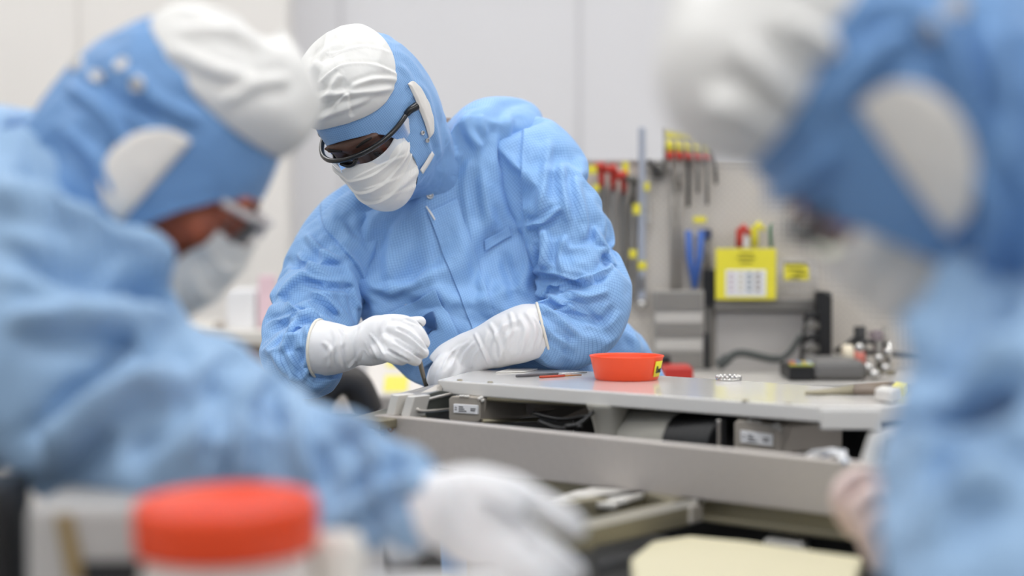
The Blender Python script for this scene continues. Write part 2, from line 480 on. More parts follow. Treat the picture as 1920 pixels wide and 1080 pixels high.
def head_kit(root, M, skin, seed, mats, glasses_style='wrap', hood_neck=(0, .045, -.2), cap_tilt=10, cap_a=(58, 48, 44),
             puff=.03, cap_lines=None, hood_lines=None, mask_lines=None, ear_sides=(1,), hi=1.0, hood_full=0.0, ear_k=1.0, ear_w=1.0, ear_tilt=.017,
             open_f=OPEN_F, mask_end=-72, arm_end=.03, neck_r=(.066, .08), gather=.0, mask_w=64, frame_m=None, temples=True, mask_side=1, wr_k=1.0, cap_k=.68):
    def open_phi(psi): return np.interp(np.sin(psi), OPEN_S, np.radians(open_f))
    sd_hood = make_sd_hood(hood_neck, hood_full, neck_r)
    nphi, npsi = int(60 * hi), int(150 * hi)
    # --- hood
    psi = np.linspace(0, 2 * PI, npsi, endpoint=False)
    fr = np.linspace(0, 1, nphi) ** 1.0
    PH = open_phi(psi)[None, :] + (PI - .02 - open_phi(psi))[None, :] * fr[:, None]
    PS = np.repeat(psi[None, :], nphi, 0)
    D = polar((0, -1, 0), (0, 0, 1), PH, PS).reshape(-1, 3)
    R = star(D, sd_hood, hi=.45)
    V = D * R[:, None]
    low = np.clip((-.03 - V[:, 2]) / .08, 0, 1); back = np.clip((V[:, 1] + .03) / .08, 0, 1)
    wr = .0035 * fbm(V * np.array([1, 1, .6]), 22, seed) * (0.35 + low) + .004 * ridged(V * np.array([.7, .7, 1.6]), 26, seed + 3) * low * .8 \
        + .003 * ridged(V * np.array([1.4, .6, .6]), 30, seed + 9) * back
    rim = np.exp(-((PH - open_phi(PS)) / .05) ** 2).reshape(-1) * .0012
    V = V + D * (wr * wr_k + rim)[:, None]
    hood = grid_obj(V.reshape(nphi, npsi, 3), True, sph, flip=True)
    xf(hood, M)
    if hood_lines: crease(hood, hood_lines)
    ho = link('hood', hood, mats['hood'], root); mod(ho, 'SOLIDIFY', thickness=.0016, offset=-1)
    mod(ho, 'SUBSURF', levels=1, render_levels=1)
    # --- white crown cover
    ct = math.radians(cap_tilt); pole = (0, -math.sin(ct), math.cos(ct))
    n1, n2 = int(54 * hi), int(132 * hi)
    psi = np.linspace(0, 2 * PI, n2, endpoint=False)
    s = np.sin(psi)            # +1 = towards forehead
    af, asd, ab = [math.radians(a) for a in cap_a]
    edge = np.where(s > 0, asd + (af - asd) * s ** 2, asd + (ab - asd) * s ** 2)
    fr = np.linspace(0.012, 1, n1)
    PH = edge[None, :] * fr[:, None]; PS = np.repeat(psi[None, :], n1, 0)
    D = polar(pole, (0, -1, 0), PH, PS).reshape(-1, 3)
    R = star(D, sd_hood)
    f = np.repeat(fr[:, None], n2, 1).reshape(-1); S = np.sin(PS).reshape(-1)
    over = puff * (1 - f ** 5) * (.55 + .45 * np.clip(S, -1, 1)) + .002 + (.006 + .003 * (wr_k - 1)) * (1 - f ** 6)
    V = D * R[:, None]
    g = (1 - f ** 8)
    wr = .006 * fbm(V, 13, seed + 21) * g + .0055 * ridged(V * np.array([1.6, .8, .9]), 15, seed + 31) * g \
        + gather * np.sin(PS.reshape(-1) * 30 + 5 * npnoise(V, 10, seed)) * np.exp(-((f - .93) / .06) ** 2)
    V = V + D * (over + wr)[:, None]
    cap = grid_obj(V.reshape(n1, n2, 3), True, sph, flip=True)
    # close the pole
    bm = bmesh.new(); bm.from_mesh(cap); bm.verts.ensure_lookup_table()
    bm.faces.new([bm.verts[i] for i in range(n2)]); bm.to_mesh(cap); bm.free()
    xf(cap, M)
    if cap_lines: crease(cap, [(q[0], q[1] * .85, q[2] * cap_k, *q[3:]) for q in cap_lines])
    co = link('crown_cover', cap, mats['cap'], ho); mod(co, 'SOLIDIFY', thickness=.0014, offset=-1)
    mod(co, 'SUBSURF', levels=1, render_levels=1); co['label'] = 'white crown cover'
    # --- ear panel
    for sd_ in ear_sides:
        a, b = 22, 30
        t = np.linspace(-1, 1, b); q = np.linspace(0, 1, a)
        T, Q = np.meshgrid(t, q, indexing='ij')
        dep = .05 * ear_w * np.sqrt(np.clip(1 - T ** 2, 0, 1)) * ear_k
        ff = .012 + ear_tilt * T - Q * dep; uu = -.004 + .052 * T * ear_k
        D = unit(np.stack([np.full_like(ff, sd_ * .082), -ff, uu], -1).reshape(-1, 3))
        R = star(D, sd_hood)
        edge = np.minimum(np.minimum(Q, 1 - Q) * 2, (1 - np.abs(T)) * 3).reshape(-1)
        V = D * (R + .0045 + .004 * np.clip(edge * 3, 0, 1) + .001 * npnoise(D, 9, seed))[:, None]
        ear = grid_obj(V.reshape(b, a, 3), False, sph, flip=(sd_ < 0)); xf(ear, M)
        eo = link('ear_panel', ear, mats['ear'], ho); mod(eo, 'SOLIDIFY', thickness=.003, offset=-1)
        mod(eo, 'SUBSURF', levels=1, render_levels=1); eo['label'] = 'white crescent panel over the ear'
    # --- mask
    na, ne = int(56 * hi), int(64 * hi)
    A = np.linspace(-1, 1, na); E = np.linspace(0, 1, ne)
    AA, EE = np.meshgrid(A, E, indexing='xy')            # rows: e
    wid = np.radians(mask_w) * (1 - .10 * (2 * EE - 1) ** 2)
    az = AA * wid
    el = np.radians(-6 + 9 * np.exp(-(AA / .28) ** 2) + mask_side * np.abs(AA) ** 1.5) * (1 - EE) + np.radians(mask_end + 14 * AA ** 2) * EE
    D = np.stack([np.sin(az) * np.cos(el), -np.cos(az) * np.cos(el), np.sin(el)], -1).reshape(-1, 3)
    R = star(D, sd_maskface)
    e = EE.reshape(-1); a_ = AA.reshape(-1)
    pl = np.zeros(len(e))
    for c0, h in ((.2, .0035), (.42, .004), (.62, .004)):
        z = (e - c0) / .12; pl += h * np.where((z > 0) & (z < 1), 1 - z, 0) * (1 - a_ ** 4)
    pl += .0012 * np.exp(-((e - .03) / .03) ** 2)
    V = D * (R + .004 + pl + .0007 * fbm(D, 4, seed + 5))[:, None]
    mk = grid_obj(V.reshape(ne, na, 3), False, sph, flip=True); xf(mk, M)
    if mask_lines: crease(mk, mask_lines)
    mo = link('face_mask', mk, mats['mask'], root); mod(mo, 'SOLIDIFY', thickness=.0016, offset=-1)
    mod(mo, 'SUBSURF', levels=1, render_levels=1); mo['label'] = 'white pleated face mask'
    # mask ties running back to the hood
    for sd_ in (-1, 1):
        pts = []
        for (f_, u_, x_) in ((.062, -.085, .06), (.045, -.083, .07), (.028, -.078, .076)):
            d = unit(np.array([sd_ * x_, -f_, u_])); r = star(d[None], sd_hood)[0] + .004; pts.append(d * r)
        pts = catmull(np.array(pts), np.linspace(0, 2, 12))
        w = np.array([0, .0, .0045]); V = np.stack([pts - w, pts + w], 1)
        tm = grid_obj(V, False, None); xf(tm, M)
        to = link('mask_tie', tm, mats['mask'], mo); mod(to, 'SOLIDIFY', thickness=.0012, offset=0)
    # --- safety glasses
    if glasses_style:
        nA = 60
        az = np.radians(np.linspace(-78, 78, nA) * (1.0 if temples else .74))
        rx, ry = .083, .120
        def arc(a, z, k=1.0): return np.stack([np.sin(a) * rx * k, -np.abs(np.cos(a)) ** .8 * ry * k, z * np.ones_like(a)], -1)
        zt = .018 - .008 * np.exp(-(az / .12) ** 2) * 0 + .004 * np.cos(az * 2) 
        top = arc(az, zt)
        bm = bm_new(); add_tube(bm, [M @ Vector(p) for p in top], .0038, 10)
        for s_ in ((-1, 1) if temples else ()):
            e0 = top[-1] if s_ > 0 else top[0]
            pth = smooth_path([e0, (s_ * .088, -.028, .016), (s_ * .0935, arm_end, .012)], 14)
            n = len(pth)
            add_tube(bm, [M @ Vector(p) for p in pth], [.0044 + .0022 * (i / n) for i in range(n)], 10)
        add_tube(bm, [M @ Vector(p) for p in smooth_path([(-.016, -.1185, .016), (-.006, -.1205, .009), (.006, -.1205, .009), (.016, -.1185, .016)], 10)], .0026, 8)
        go = done('safety_glasses', bm, frame_m or M_BLACK, root, True); go['label'] = 'clear safety glasses' if frame_m else 'black framed safety glasses'
        rows = []
        for k in range(14):
            q = k / 13
            drop = .046 * (1 - .45 * np.abs(np.sin(az)) ** 3) - .018 * np.exp(-(az / .13) ** 2)
            rows.append(arc(az, zt - drop * q, 1 - .05 * q))
        lm = grid_obj(np.array(rows), False, None); xf(lm, M)
        lo = link('lens', lm, M_LENS, go); 
        lo['label'] = 'clear curved lens'
    # --- eyes
    for s_ in (-1, 1):
        bm = bm_new(); bmesh.ops.create_uvsphere(bm, u_segments=20, v_segments=12, radius=.0122)
        for v in bm.verts: v.co = v.co + Vector((s_ * .032, -.0785, .0015))
        xfm = bmesh.ops.transform(bm, matrix=M, verts=bm.verts[:])
        eo = done('eye', bm, M_EYEW, root, True)
        bm = bm_new(); bmesh.ops.create_uvsphere(bm, u_segments=16, v_segments=10, radius=.0058)
        for v in bm.verts: v.co = Vector((v.co.x, v.co.y * .5, v.co.z)) + Vector((s_ * .032, -.0895, -.004))
        bmesh.ops.transform(bm, matrix=M, verts=bm.verts[:])
        done('iris', bm, M_IRIS, eo, True)
        pth = smooth_path([(s_ * .014, -.100, .024), (s_ * .033, -.098, .030), (s_ * .046, -.087, .027)], 9)
        bm = bm_new(); add_tube(bm, [M @ Vector(p) for p in pth], [.001, .0018, .002, .0022, .0022, .002, .0018, .0014, .001], 7)
        done('eyebrow', bm, M_HAIR, root, True)
    # head skin piece, to be grown together with the body
    n1, n2 = 110, 160
    th = np.linspace(.01, PI - .01, n1); ps = np.linspace(0, 2 * PI, n2, endpoint=False)
    TH, PS = np.meshgrid(th, ps, indexing='ij')
    D = np.stack([np.sin(TH) * np.cos(PS), np.sin(TH) * np.sin(PS), np.cos(TH)], -1).reshape(-1, 3)
    V = D * star(D, sd_face)[:, None]
    hm = Grid(V.reshape(n1, n2, 3), True).mesh(caps=True, flip=True); xf(hm, M)
    return ho, sd_hood, hm

def wrinkle(me, pin, frames=14, shrink=-.08, bend=.15, mass=.12, stiff=12, grav=.0, goal=1.0):
    """let the cloth relax: it is cut a little too large for its soft pins, so it buckles into folds"""
    o = bpy.data.objects.new('tmp', me); COL.objects.link(o)
    V = getv(me)
    wts = pin(V) if callable(pin) else pin
    vg = o.vertex_groups.new(name='pin')
    q = np.round(wts, 2)
    for val in np.unique(q):
        vg.add(np.nonzero(q == val)[0].tolist(), float(val), 'REPLACE')
    md = o.modifiers.new('cloth', 'CLOTH'); c = md.settings
    c.quality = 6; c.mass = mass; c.air_damping = 3
    c.tension_stiffness = stiff; c.compression_stiffness = stiff; c.shear_stiffness = stiff * .5; c.bending_stiffness = bend
    c.tension_damping = 5; c.compression_damping = 5; c.shear_damping = 5; c.bending_damping = .5
    c.vertex_group_mass = 'pin'; c.pin_stiffness = goal; c.shrink_min = shrink
    c.effector_weights.gravity = grav
    md.collision_settings.use_collision = False; md.collision_settings.use_self_collision = False
    md.point_cache.frame_start = 1; md.point_cache.frame_end = frames + 2
    for f in range(1, frames + 1): SC.frame_set(f)
    bpy.context.view_layer.update()
    dg = bpy.context.evaluated_depsgraph_get()
    m2 = bpy.data.meshes.new_from_object(o.evaluated_get(dg))
    bpy.data.objects.remove(o); bpy.data.meshes.remove(me)
    SC.frame_set(1)
    return m2
def join(meshes, name='mesh'):
    """several sewn panels become one garment (UVs kept)"""
    bm = bmesh.new()
    for me in meshes: bm.from_mesh(me); bpy.data.meshes.remove(me)
    out = bpy.data.meshes.new(name); bm.to_mesh(out); bm.free()
    return out

def torso_grid(rows, nu=120, nv=110, n=2.4, back=None):
    """rows: Lx, Ly, Rx, Ry, d, depth_half (m)[, dd]: breast line ends in the survey, and half thickness"""
    A = []
    for r in rows:
        a = P(r[0], r[1], r[4]); b = P(r[2], r[3], r[4] + (r[6] if len(r) > 6 else 0))
        A.append([*((a + b) / 2), *((b - a) / 2), r[5]])
    A = resample(np.array(A), nv)
    C = A[:, :3]; T = unit(np.gradient(C, axis=0))
    V = np.zeros((nv, nu, 3))
    for i in range(nv):
        ax = A[i, 3:6]; ay = (unit(np.cross(ax, T[i])) if back is None else -unit(np.array([0, 1, np.interp(i / nv, [0, .3, .7], [back[0], back[0], back[1]])]))) * A[i, 6]
        V[i] = ring(C[i], ax, ay, nu, n, ph=PI / 2)
    return Grid(V, True)

def inner(rows, k=.7):
    R = np.array(rows, float).copy(); R[:, 3:] *= k; return tube(R, 20, 26, True).mesh(caps=True)
def digit(rows, nu=16, nv=22):
    return tube(WM(rows), nu, nv, True).mesh(caps=True)

from mathutils.bvhtree import BVHTree
def bvh_of(o):
    dg = bpy.context.evaluated_depsgraph_get(); return BVHTree.FromObject(o, dg)
def on_cloth(bv, px, py, off=0.0):
    d = Vector(P(px, py, 1.0) - CAM).normalized()
    h = bv.ray_cast(Vector(CAM), d)
    if h[0] is None: return None
    n = h[1] if h[1].dot(d) < 0 else -h[1]
    return np.array(h[0] + n * off)
def patch(name, bv, quad, m, parent, off=.0025, nu=24, nv=24, thick=.0016, sub=1, sm=3):
    """a sewn-on piece of cloth lying on the garment; quad: four corners (tl, tr, br, bl) of the piece"""
    q = np.array(quad, float); V = np.zeros((nv, nu, 3)); last = None
    for i in range(nv):
        for j in range(nu):
            a, b = j / (nu - 1), i / (nv - 1)
            p = (1 - b) * ((1 - a) * q[0] + a * q[1]) + b * ((1 - a) * q[3] + a * q[2])
            h = on_cloth(bv, p[0], p[1], off)
            if h is None: h = last if last is not None else P(p[0], p[1], 3)
            last = h; V[i, j] = h
    for _ in range(sm):
        K = V.copy(); K[1:-1, 1:-1] = (V[:-2, 1:-1] + V[2:, 1:-1] + V[1:-1, :-2] + V[1:-1, 2:] + 4 * V[1:-1, 1:-1]) / 8; V = K
    me = Grid(V, False).mesh()
    o = link(name, me, m, parent); mod(o, 'SOLIDIFY', thickness=thick, offset=0)
    if sub: mod(o, 'SUBSURF', levels=1, render_levels=1)
    return o
def snap(bv, px, py, parent, r=.0055, m=None):
    c = on_cloth(bv, px, py, .0016)
    if c is None: return
    n = unit(c - on_cloth(bv, px, py, 0)); x = unit(np.cross(n, UP)); y = np.cross(n, x)
    bm = bm_new(); add_lathe(bm, [(r * .62, .0), (r * .62, .0012), (r * .8, .002), (r, .0012), (r, -.001)], frame(Vector(c), Vector(x), Vector(y), Vector(n)), 24)
    add_lathe(bm, [(0.0001, .0006), (r * .5, .0006), (r * .62, .0)], frame(Vector(c), Vector(x), Vector(y), Vector(n)), 24)
    o = done('snap', bm, m or M_SNAP, parent, True); o['label'] = 'round metal snap'; return o
# ------------------------------------------------------------------ the technician standing behind the machine
def head_matrix(px, py, d, Yv, Zv):
    """Yv, Zv: back and up axes of the head as (right, up, toward viewer)"""
    conv = lambda v: np.array([v[0], -v[2], v[1]])
    y = unit(conv(Yv)); z = conv(Zv); z = unit(z - y * (y @ z)); x = np.cross(y, z)
    c = P(px, py, d)
    return frame(Vector(c), Vector(x), Vector(y), Vector(z))

rootA = empty('person', (0.22, 3.15, 0), 'person in blue cleanroom suit and white gloves leaning over the machine with a steel tool', 'person',
              'people in blue cleanroom suits')
HMA = head_matrix(704, 220, 2.94, (.24, .70, -.66), (-.50, .56, .62)) @ Matrix.Scale(.92, 4)
hoodA, sdA, headA = head_kit(
    rootA, HMA, M_SKIN_A, 3.3, dict(hood=M_CLOTH2, cap=M_WHITE, ear=M_EARW, mask=M_MASK), hi=1.35, ear_sides=(1, -1),
    ear_tilt=-.014, ear_w=.62, open_f=(60, 56, 48, 42, 33, 25, 22.5), mask_end=-47, mask_side=11, arm_end=-.016, neck_r=(.062, .066),
    hood_neck=tuple(HMA.inverted() @ Vector(P(812, 334, 3.075))), cap_tilt=14, cap_a=(40, 53, 50), puff=.022, ear_k=.85,
    cap_lines=[([(600, 150), (640, 122), (700, 120), (748, 138)], 8, 9, 'step'), ([(575, 190), (620, 178), (690, 172), (735, 165)], 8, 8),
               ([(612, 215), (650, 175), (656, 210), (662, 216)], 5, 7, 'step'), ([(640, 80), (600, 110), (570, 160)], 9, 7),
               ([(590, 225), (640, 205), (700, 180)], 7, 6), ([(620, 100), (680, 85), (730, 95)], 8, 7, 'step'), ([(640, 140), (625, 160), (600, 200)], 7, 6), ([(655, 165), (700, 150), (745, 150)], 6, 6)],
    mask_lines=[([(660, 335), (720, 305), (790, 280)], 3, 1.6, 'step'), ([(680, 355), (740, 335), (805, 305)], 3, 1.8, 'step'),
                ([(705, 372), (760, 355), (806, 335)], 3, 1.6, 'step'), ([(740, 360), (775, 330), (790, 320)], 5, 2)],
    hood_lines=[([(748, 120), (770, 150), (768, 195)], 5, 2.5), ([(775, 150), (800, 180), (815, 240), (826, 300)], 6, 3),
                ([(765, 160), (785, 200), (800, 260), (812, 300)], 4, 2)])

TA = [(800, 330, 828, 280, 3.035, .020), (778, 352, 854, 222, 3.045, .064), (762, 362, 890, 196, 3.065, .074), (706, 366, 940, 193, 3.09, .086), (636, 382, 984, 206, 3.12, .106), (606, 420, 1003, 246, 3.13, .118), (622, 480, 1024, 345, 3.13, .128),
      (676, 560, 1046, 455, 3.12, .136), (738, 640, 1122, 560, 3.12, .138), (792, 705, 1200, 640, 3.14, .140),
      (806, 800, 1252, 770, 3.16, .15), (822, 950, 1262, 940, 3.18, .15)]
gT = torso_grid(TA, 84, 76, 2.4, (.34, .08))
SR = W([(952, 280, 3.13, 52, 56), (982, 288, 3.11, 68, 76), (1012, 316, 3.08, 74, 80), (1048, 385, 3.04, 76, 78), (1078, 470, 3.01, 76, 74), (1094, 545, 2.98, 78, 72),
        (1072, 598, 2.95, 64, 66), (1030, 618, 2.93, 58, 58), (988, 624, 2.91, 44, 44)])
SL = W([(712, 392, 3.12, 62, 62), (670, 418, 3.10, 72, 80), (640, 455, 3.08, 74, 80), (608, 520, 3.03, 78, 78), (584, 588, 2.96, 76, 72), (572, 634, 2.90, 71, 68),
        (578, 664, 2.85, 68, 66), (602, 656, 2.825, 57, 57), (626, 653, 2.812, 42, 42)])
gR = tube(SR, 50, 58); gL = tube(SL, 50, 54)
hipz = P(1040, 950, 3.18)
def legs(hip, spread, dx, foot_y, r0=.105):
    out = []
    for s in (-1, 1):
        a = np.array([hip[0] + s * spread * .8, hip[1], hip[2] + .06]); c = np.array([hip[0] + s * spread + dx, foot_y, .10])
        b = (a + c) / 2 + np.array([0, -.02, 0])
        rows = [[*a, r0, r0], [*(a * .6 + b * .4), r0 * .92, r0 * .95], [*b, r0 * .75, r0 * .78], [*(b * .4 + c * .6), r0 * .66, r0 * .68], [*c, r0 * .55, r0 * .58]]
        out.append(np.array(rows))
    return out
def boots(root, hip, spread, dx, foot_y, ang=0.0):
    for s in (-1, 1):
        c = np.array([hip[0] + s * spread + dx, foot_y, 0])
        f = np.array([math.sin(ang), -math.cos(ang), 0])
        rows = [[*(c - f * .06 + [0, 0, .052]), .045, .05], [*(c + [0, 0, .055]), .05, .055], [*(c + f * .1 + [0, 0, .045]), .05, .043], [*(c + f * .19 + [0, 0, .03]), .035, .028]]
        g1 = tube(np.array(rows), 24, 26, True).mesh(caps=True)
        g2 = tube(np.array([[*(c + [0, 0, .05]), .05, .05], [*(c + [0, 0, .2]), .058, .06], [*(c + [0, 0, .34]), .066, .068]]), 24, 20).mesh(caps=True)
        me = fuse([g1, g2], .008, 4)
        V = getv(me); V[:, 2] = np.maximum(V[:, 2], .0); setv(me, V)
        link('boot', me, M_BOOT, root)
legA = legs(hipz, .10, 0, 3.22)

def soft(lo=.05, ends=6, nu=110, nv=120, a=True, b=True):
    i = np.repeat(np.arange(nv), nu)
    w = np.full(nv * nu, lo)
    if a: w = np.maximum(w, np.clip(1 - i / ends, 0, 1))
    if b: w = np.maximum(w, np.clip(1 - (nv - 1 - i) / ends, 0, 1))
    return w
def subdiv(me, lv=1):
    o = bpy.data.objects.new('tmp', me); COL.objects.link(o)
    mod(o, 'SUBSURF', levels=lv, render_levels=lv); applied(o); me = o.data; bpy.data.objects.remove(o); return me
SIM = True
def cloth_of(g, lo, shrink, frames=16, ends=6, bend=.1, grav=.2):
    uv = g.uvs(); me = g.mesh()
    if SIM: me = wrinkle(me, soft(lo, ends, g.V.shape[1], g.V.shape[0]), frames, shrink, bend, grav=grav)
    return me
mT = subdiv(cloth_of(gT, .12, -.12, 24, 3, .5), 1); mR = subdiv(cloth_of(gR, .11, -.14, 24, 3, .4), 2); mL = subdiv(cloth_of(gL, .11, -.14, 24, 3, .4), 2)
FOLDS_T = [
    ([(838, 250), (862, 286), (902, 312), (950, 346), (986, 386)], 3.5, 2.2, 'step'), ([(735, 392), (705, 455), (675, 505)], 3.5, 2.2, 'step'),
    ([(797, 393), (813, 434), (836, 501), (858, 548), (892, 615), (912, 650)], 3.5, 3.0, 'step'),
    ([(850, 330), (867, 400), (888, 507), (921, 594), (936, 620)], 3.5, 3.0, 'valley'),
    ([(880, 300), (872, 350), (880, 420)], 9, 5), ([(905, 330), (915, 400), (940, 440)], 10, 4), ([(930, 250), (925, 300), (940, 340)], 9, 5), ([(955, 215), (950, 270), (960, 330)], 8, 5),
    ([(870, 215), (880, 250), (905, 280)], 9, 5), ([(900, 215), (905, 240), (915, 270)], 7, 4),
    ([(770, 400), (778, 470), (770, 540)], 12, 5, 'valley'), ([(745, 420), (730, 480), (735, 560)], 11, 5), ([(700, 400), (690, 440), (670, 480)], 8, 4), ([(650, 400), (660, 440), (655, 470)], 8, 4),
    ([(800, 450), (812, 520), (850, 580)], 7, 3), ([(905, 490), (908, 560), (925, 600)], 8, 4), ([(940, 470), (960, 530), (968, 560)], 10, 5, 'valley'), ([(985, 430), (990, 480), (985, 530)], 8, 4),
    ([(690, 530), (730, 545), (800, 520), (830, 500)], 8, 4), ([(860, 640), (920, 620), (960, 650)], 8, 4), ([(1100, 600), (1150, 560), (1190, 610)], 9, 6, 'valley'), ([(1120, 640), (1160, 600), (1200, 655)], 8, 5)]
FOLDS_R = [
    ([(984, 205), (977, 300), (981, 390), (990, 430)], 5, -4.0, 'step'),
    ([(1030, 262), (1022, 330), (1012, 400)], 9, 4.5), ([(1050, 310), (1058, 360), (1068, 415)], 9, 6), ([(985, 424), (1015, 416), (1052, 388)], 6, 6), ([(1075, 330), (1092, 400), (1095, 450)], 9, 5),
    ([(1018, 430), (1024, 465), (1020, 505)], 8, 6), ([(1000, 455), (1010, 480), (1012, 500)], 6, 5, 'valley'), ([(1112, 425), (1132, 465), (1150, 500)], 7, 6), ([(1062, 440), (1050, 480), (1060, 512)], 8, 4),
    ([(966, 540), (1000, 516), (1030, 514), (1084, 527), (1120, 518), (1150, 500)], 7, -9, 'step'),
    ([(985, 545), (1030, 556), (1075, 580), (1125, 598)], 7, 5), ([(1000, 570), (1040, 590), (1080, 625)], 6, 4), ([(1060, 545), (1100, 555), (1140, 545)], 8, 5), ([(1100, 590), (1130, 600), (1150, 575)], 8, 5, 'valley'),
    ([(975, 560), (985, 585), (1000, 600)], 4, 2.5), ([(1010, 600), (1040, 630), (1080, 650)], 7, 4)]
FOLDS_L = [
    ([(600, 380), (607, 424), (640, 462), (674, 505), (688, 548)], 5, -4, 'step'),
    ([(560, 476), (592, 505), (640, 508)], 6, 6), ([(575, 440), (600, 470), (640, 490)], 7, 5), ([(568, 527), (606, 536), (664, 542)], 7, 6, 'valley'), ([(584, 553), (612, 566), (634, 588)], 5, 7),
    ([(536, 567), (562, 581), (597, 598)], 5, 7, 'step'), ([(502, 612), (552, 596), (605, 598)], 6, 5), ([(554, 597), (540, 630), (528, 660)], 6, 4.5), ([(575, 610), (580, 660), (568, 715)], 6, 4.5), ([(520, 560), (545, 530), (575, 510)], 7, 5),
    ([(512, 660), (530, 690), (560, 715)], 7, 4), ([(540, 660), (548, 690), (552, 712)], 6, 4), ([(660, 540), (668, 565), (675, 580)], 6, 3)]
FOLD_K = 1.5
crease(mT, FOLDS_T); crease(mR, FOLDS_R); crease(mL, FOLDS_L)
FOLD_K = 1.0
lgm = [tube(l, 60, 60).mesh() for l in legA]
suitA = link('coverall', join([mT, mR, mL] + lgm), M_CLOTH, rootA); mod(suitA, 'SUBSURF', levels=1, render_levels=1)
bvA = bvh_of(suitA)
plk = patch('placket', bvA, [(800, 398), (858, 372), (936, 616), (894, 640)], M_CLOTH, suitA, .0022, 20, 70)
pk = patch('chest_pocket', bvA, [(722, 590), (818, 542), (866, 640), (796, 690)], M_CLOTH, suitA, .0058, 30, 30)
pf = patch('pocket_flap', bvA, [(905, 450), (955, 424), (960, 442), (908, 472)], M_CLOTH, suitA, .003, 20, 12)
M_TAG = mat('dark blue tag', (62, 98, 150), .5, noise_amt=.08)
tgA = patch('name_tag', bvA, [(790, 597), (818, 588), (826, 614), (806, 632)], M_TAG, pk, .0085, 10, 10, .001)
tgA['label'] = 'small dark blue tag on the pocket'
for q in ((763, 576),): snap(bvA, *q, pk, .0048)
hvA = bvh_of(hoodA)
for q in ((791, 249), (800, 263)): snap(hvA, *q, hoodA, .0034)
for q in ((806, 367),): snap(bvA, *q, suitA, .0055)
zp = patch('zip', bvA, [(797, 387), (800, 386), (815, 412), (812, 414)], M_ZIP, suitA, .0045, 4, 10, .001)
zp['label'] = 'white end of the front zip'
boots(rootA, hipz, .10, 0, 3.22)

def body(root, head_me, HM, torso_rows, arms, legs_, skin, name='body'):
    ms = [head_me]
    nk0 = HM @ Vector((0, .03, -.05)); 
    t = np.array(torso_rows, float)
    c = [];
    for r in t:
        a = P(r[0], r[1], r[4]); b = P(r[2], r[3], r[4] + (r[6] if len(r) > 6 else 0)); m_ = (a + b) / 2
        w = np.linalg.norm(b - a) / 2
        c.append([*m_, w * .72, r[5] * .72])
    c[0][3:] = [v * .45 for v in c[0][3:]]; c[1][3:] = [v * .5 for v in c[1][3:]]; c[2][3:] = [v * .6 for v in c[2][3:]]; c[3][3:] = [v * .5 for v in c[3][3:]]
    c = np.array(c[1:])
    rows = resample(c, 60); C = rows[:, :3]; T = unit(np.gradient(C, axis=0))
    A0 = P(*t[len(t) // 2][[0, 1, 4]]); B0 = P(*t[len(t) // 2][[2, 3, 4]])
    ax = unit(B0 - A0); V = []
    for i in range(60):
        x = unit(ax - T[i] * (ax @ T[i])); y = np.cross(x, T[i]); V.append(ring(C[i], x * rows[i, 3], y * rows[i, 4], 28, 2.3))
    ms.append(Grid(np.array(V), True).mesh(caps=True))
    ms.append(tube(np.array([[*nk0, .045, .045], [*((np.array(nk0) + c[0][:3]) / 2), .042, .042], [*c[0][:3], .04, .04], [*c[3][:3], .045, .045]]), 20, 20, True).mesh(caps=True))
    for a in arms: ms.append(inner(a, .6))
    for l in legs_:
        ms.append(inner(l, .72))
        f = l[-1][:3]
        ms.append(tube(np.array([[*(f + [0, .03, -.05]), .032, .035], [*(f + [0, -.06, -.06]), .035, .03], [*(f + [0, -.15, -.075]), .028, .018]]), 16, 12, True).mesh(caps=True))
    me = fuse(ms, .0062, 2, .35)
    return link(name, me, skin, root)
bodyA = body(rootA, headA, HMA, TA, [SR, SL], legA, M_SKIN_A)

